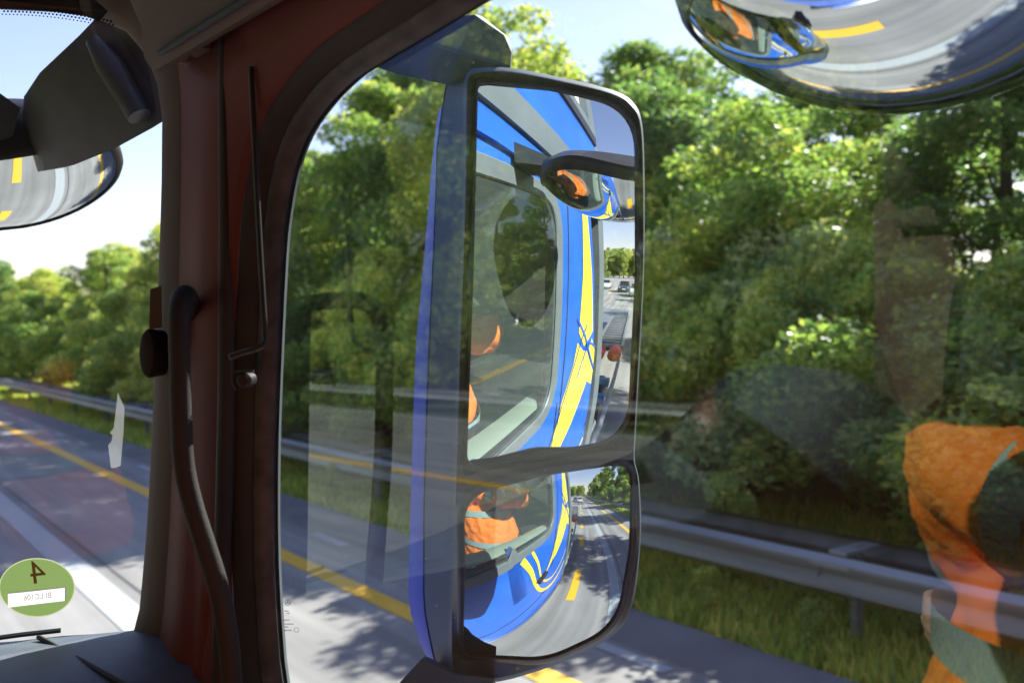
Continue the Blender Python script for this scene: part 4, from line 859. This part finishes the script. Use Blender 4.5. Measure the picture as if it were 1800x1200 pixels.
# legs under the trousers, torso core
bd.loft([oval((px0, 0.06, 2.34), 0.08, 0.07), oval((px0, 0.10, 2.2), 0.15, 0.09), oval((px0, 0.15, 1.95), 0.14, 0.10), oval((px0, 0.18, 1.76), 0.16, 0.11)])
arms = {1: [Vector((0.185, -0.045, 2.30)), Vector((-0.09, 0.44, 2.355)), Vector((px0 - 0.12, 0.47, 2.13))], -1: [Vector((px0 - 0.20, 0.06, 2.29)), Vector((px0 - 0.27, 0.33, 2.13)), Vector((px0 - 0.10, 0.52, 2.08))]}
for s_, (sh, el, wr) in arms.items():
    bd.tube([sh, el], [0.045, 0.035], 10).tube([el, wr], [0.035, 0.026], 10)
    pm = wr + (Vector((0.02 * -s_, 0.0, 0.045))); bd.tube([wr, pm], [0.024, 0.034], 10)
    for f_ in range(4):
        b0 = pm + Vector((0.012 * -s_, 0.004 + 0.0 * f_, 0.018 - 0.017 * f_ + 0.01)); ln = (0.04, 0.045, 0.042, 0.034)[f_]
        bd.tube([b0, b0 + Vector((-s_ * ln * .5, 0.006, 0.004)), b0 + Vector((-s_ * ln, -0.004, 0.0)), b0 + Vector((-s_ * (ln + 0.012), -0.02, 0))], [0.0092, 0.0088, 0.008, 0.007], 8)
    bd.tube([pm + Vector((0, 0, -0.02)), pm + Vector((-s_ * 0.02, -0.025, -0.025)), pm + Vector((-s_ * 0.042, -0.03, -0.02))], [0.012, 0.0105, 0.009], 8)
person = remeshed(bd, 'person', M['skin'], None, 0.0065, 2)
prop(person, 'person in the passenger seat wearing an open orange hi-vis jacket and seat belt', 'person')
mb = MB(); mb.ball(hd + Vector((0, -0.018, 0.045)), (0.088, 0.102, 0.105), 20, 12); remeshed(mb, 'hair', M['hair'], person, 0.008, 1, 0.01)
mb = MB()
for s_ in (-1, 1): mb.ball(hd + Vector((s_ * 0.03, 0.083, 0.018)), 0.012, 10, 8)
mb.build('eyes', M['white'], person, True)
jk = MB()
jk.loft([oval((px0, 0.03, 2.40), 0.085, 0.08), oval((px0, 0.04, 2.36), 0.15, 0.10, tilt=-.1), oval((px0, 0.145, 2.31), 0.215, 0.19), oval((px0, 0.195, 2.20), 0.22, 0.265), oval((px0 + .03, 0.195, 2.08), 0.265, 0.30), oval((px0 + .05, 0.185, 1.95), 0.30, 0.305), oval((px0 + .05, 0.190, 1.80), 0.31, 0.30), oval((px0, 0.225, 1.70), 0.245, 0.27)])
for s_, (sh, el, wr) in arms.items():
    jk.tube([sh, sh.lerp(el, .5) + Vector((0, 0, -.05 if s_ > 0 else -.01)), el], [0.092, 0.082, 0.075], 16).ball(el, 0.077, 14, 10).tube([el, el.lerp(wr, .5), el.lerp(wr, 0.88)], [0.074, 0.062, 0.045], 16)
jo = remeshed(jk, 'jacket', M['orange'], person, 0.011, 4, 0.04)
def tape_ring(c, axis, rad, name='reflective_band', w_=0.055):
    axis = Vector(axis).normalized(); mb = MB(); u = axis.orthogonal().normalized(); v = axis.cross(u)
    mb.loft([[Vector(c) + axis * o_ + rad * (u * math.cos(a) + v * math.sin(a)) for a in [2 * math.pi * i / 28 for i in range(28)]] for o_ in (-w_ / 2, 0, w_ / 2)], cap=False); mb.build(name, M['tape'], jo, True)
for s_, (sh, el, wr) in arms.items():
    tape_ring(sh.lerp(el, 0.76) + Vector((0, 0, -.022 if s_ > 0 else 0)), el - sh, 0.0835); tape_ring(el.lerp(wr, 0.5), wr - el, 0.0645, w_=0.045)
for z, rx, ry, yy in ((2.16, 0.245, 0.292, 0.202), (1.90, 0.335, 0.316, 0.188)):
    mb = MB(); xo = .045 if z < 2 else .008; mb.loft([oval((px0 + xo, yy, z - 0.027), rx, ry, 36), oval((px0 + xo, yy, z + 0.027), rx, ry, 36)], cap=False); mb.build('reflective_band', M['tape'], jo, True)
tr = MB()
for s_ in (-1, 1):
    tr.tube([(px0 + s_ * .1, 0.12, 1.74), (px0 + s_ * .13, 0.35, 1.72), (px0 + s_ * .15, 0.66, 1.70), (px0 + s_ * .14, 0.74, 1.45), (px0 + s_ * .14, 0.76, 1.18)], [0.10, 0.095, 0.08, 0.068, 0.06], 14)
remeshed(tr, 'trousers', M['cloth_dark'], person, 0.014, 4, 0.01)
sh_ = MB()
for s_ in (-1, 1): sh_.tube([(px0 + s_ * .14, 0.72, 1.165), (px0 + s_ * .15, 0.84, 1.16), (px0 + s_ * .15, 0.96, 1.155)], [0.05, 0.047, 0.036], 12)
remeshed(sh_, 'shoes', M['black'], person, 0.012, 2)

# reflected small things: paper and white knob on the dash
pp = MB(); pp.add([Vector(p) for p in ((-0.42, 1.06, 2.085), (-0.22, 1.10, 2.07), (-0.25, 1.24, 2.09), (-0.45, 1.22, 2.10))], [(0, 1, 2, 3)])
po = pp.build('paper_sheet', M['paper']); prop(po, 'sheet of white paper lying on the dashboard', 'paper')
md = po.modifiers.new('t', 'SOLIDIFY'); md.thickness = 0.003

# ---------------------------------------------------------------- trailer behind, cars
tl = empty('flatbed_trailer', (-0.75, -6, 0), 'flatbed trailer with blue fittings behind the cab, seen in the main mirror', 'trailer')
MB().box((-0.75, -6.5, 0.98), (0.9, 10.5, 0.22), bev=0.02).build('chassis', M['steel_dark'], tl)
MB().box((-0.62, -8.6, 1.12), (2.44, 6.0, 0.06), bev=0.01).build('deck', M['steel'], tl)
M['blue_steel'] = mat('blue_steel', (0.03, 0.18, 0.42), 0.45, metal=0.3)
for y in (-1.5, -2.6, -3.25): MB().box((0.15, y, 0.98), (0.8, 0.12, 0.12), bev=0.012).build('crossbar', M['blue_steel'], tl)
mb = MB(); mb.tube([(0.60, y, 0.93) for y in (-0.95, -3.2, -5.5, -11.5)], 0.035, 10); mb.build('side_pipe', M['steel'], tl, True)
mb = MB(); mb.tube([(0.28, -1.3, 0.62), (0.28, -2.4, 0.62)], 0.26, 20); mb.build('fuel_tank', M['chrome'], tl, True, 40)
for y in (-2.0, -2.9): MB().box((0.2, y, 1.12), (0.3, 0.22, 0.16), bev=0.03).build('valve_block', M['black'], tl, True)
def twheel(x, y):
    mb = MB(); mb.tube([(x - .28, y, .5), (x - .25, y, .5), (x - .02, y, .5), (x, y, .5)], [.42, .5, .5, .42], 28); w_ = mb.build('wheel', M['rubber'], tl, True, 40)
    mb = MB(); mb.tube([(x - .02, y, .5), (x + .005, y, .5), (x + .005, y, .5)], [.30, .28, .1], 20); mb.build('rim', M['steel'], w_, True, 40)
for y in (-3.4, -9.5, -10.8): twheel(0.46, y)
ramp = empty('loading_ramp', (0.3, -5, 1.3), 'white ladder-like loading ramp lying on the flatbed trailer', 'ramp')
for x in (0.18, 0.66): MB().box((x, -5.9, 1.34), (0.05, 3.9, 0.09), bev=0.006).build('ramp_rail', M['steel'], ramp)
for i in range(16): MB().box((0.42, -4.1 - i * .25, 1.345), (0.45, 0.06, 0.05), bev=0.005).build('rung', M['steel'], ramp)
for i, x in enumerate((0.28, 0.56)):
    mb = MB(); mb.tube([(x, -3.42, 1.34), (x, -3.45, 1.34), (x, -3.80, 1.34), (x, -3.83, 1.34)], [.07, .115, .115, .07], 14, ell=0.8); b_ = mb.build('red_bundle', M['red'], None, True, 50)
    prop(b_, ('left' if i == 0 else 'right') + ' one of two red rolled bundles at the end of the loading ramp', 'bundle', 'red bundles on the trailer')

def car(x, y, col, label, van=False, name='car'):
    key = name + str(col); cm = mat('paint_' + key.replace('.', ''), col, 0.3, coat=0.5); t = empty(name, (x, y, 0), label, 'car' if not van else 'van', 'traffic behind the truck')
    H = 1.48 if not van else 2.3; Wd = 0.9 if not van else 1.0
    sec = [(2.15, .35, .62, .80), (2.1, .25, .75, .86), (1.2, .22, .95, .9), (0.6, .22, .98, .9), (-1.6, .22, 1.0, .9), (-2.1, .3, .98, .86), (-2.2, .4, .8, .8)]
    mb = MB(); mb.loft([[Vector((x + a * Wd / .9, y + yy, z)) for a, z in ((-w_, lo + .1), (-w_ + .06, lo), (w_ - .06, lo), (w_, lo + .1), (w_, hi - .15), (w_ - .1, hi), (-w_ + .1, hi), (-w_, hi - .15))] for yy, lo, hi, w_ in sec]); mb.build('body', cm, t, True, 35)
    fr = 0.9 if not van else 1.6
    mb = MB(); mb.loft([[Vector((x + a, y + yy, z)) for a, z in ((-.80, .95), (.80, .95), (.62, hh), (-.62, hh))] for yy, hh in ((fr, 1.0), (fr - .7, H - .03), (-1.3, H), (-2.0, 1.05))]); mb.build('cabin_glass', M['black'], t, True, 30)
    MB().box((x, y - .35 + (.3 if van else 0), H), (1.22, 1.5, .05), bev=.02).build('roof', cm, t, True)
    for sx in (-1, 1):
        for yy in (1.35, -1.35):
            mb = MB(); mb.tube([(x + sx * .74, y + yy, .33), (x + sx * .9, y + yy, .33), (x + sx * .92, y + yy, .33)], [.33, .33, .2], 18); mb.build('wheel', M['rubber'], t, True, 40)
        MB().ball((x + sx * .62, y + 2.08, .66), (.14, .06, .08)).build('headlight', M['white'], t, True)
    MB().box((x, y + 2.17, .48), (.5, .02, .11)).build('licence_plate', M['paper'], t)
    return t
car(-0.9, -44, (0.05, 0.07, 0.10), 'dark grey car following behind the truck in the main mirror')
car(1.0, -36, (0.5, 0.52, 0.55), 'silver car behind the truck at the right edge of the main mirror')
car(-4.6, -52, (0.6, 0.62, 0.62), 'white car in the next lane far behind the truck')
car(-4.4, -30, (0.55, 0.08, 0.05), 'red van in the next lane behind the truck', True, 'van')
for i, y in enumerate((-14, -17.1, -20.2, -26, -32)):
    b = empty('traffic_beacon', (-3.1, y, 0), 'red and white striped traffic beacon beside the lane behind the truck', 'beacon', 'traffic beacons behind the truck')
    MB().box((-3.1, y, .06), (.3, .5, .1), bev=.02).build('base', M['rubber'], b); MB().box((-3.1, y, .6), (.2, .03, 1.0), bev=.005).build('panel', M['white'], b)
    for k_ in range(3): MB().box((-3.1, y, .3 + k_ * .3), (.204, .034, .12)).build('stripe', M['red'], b)
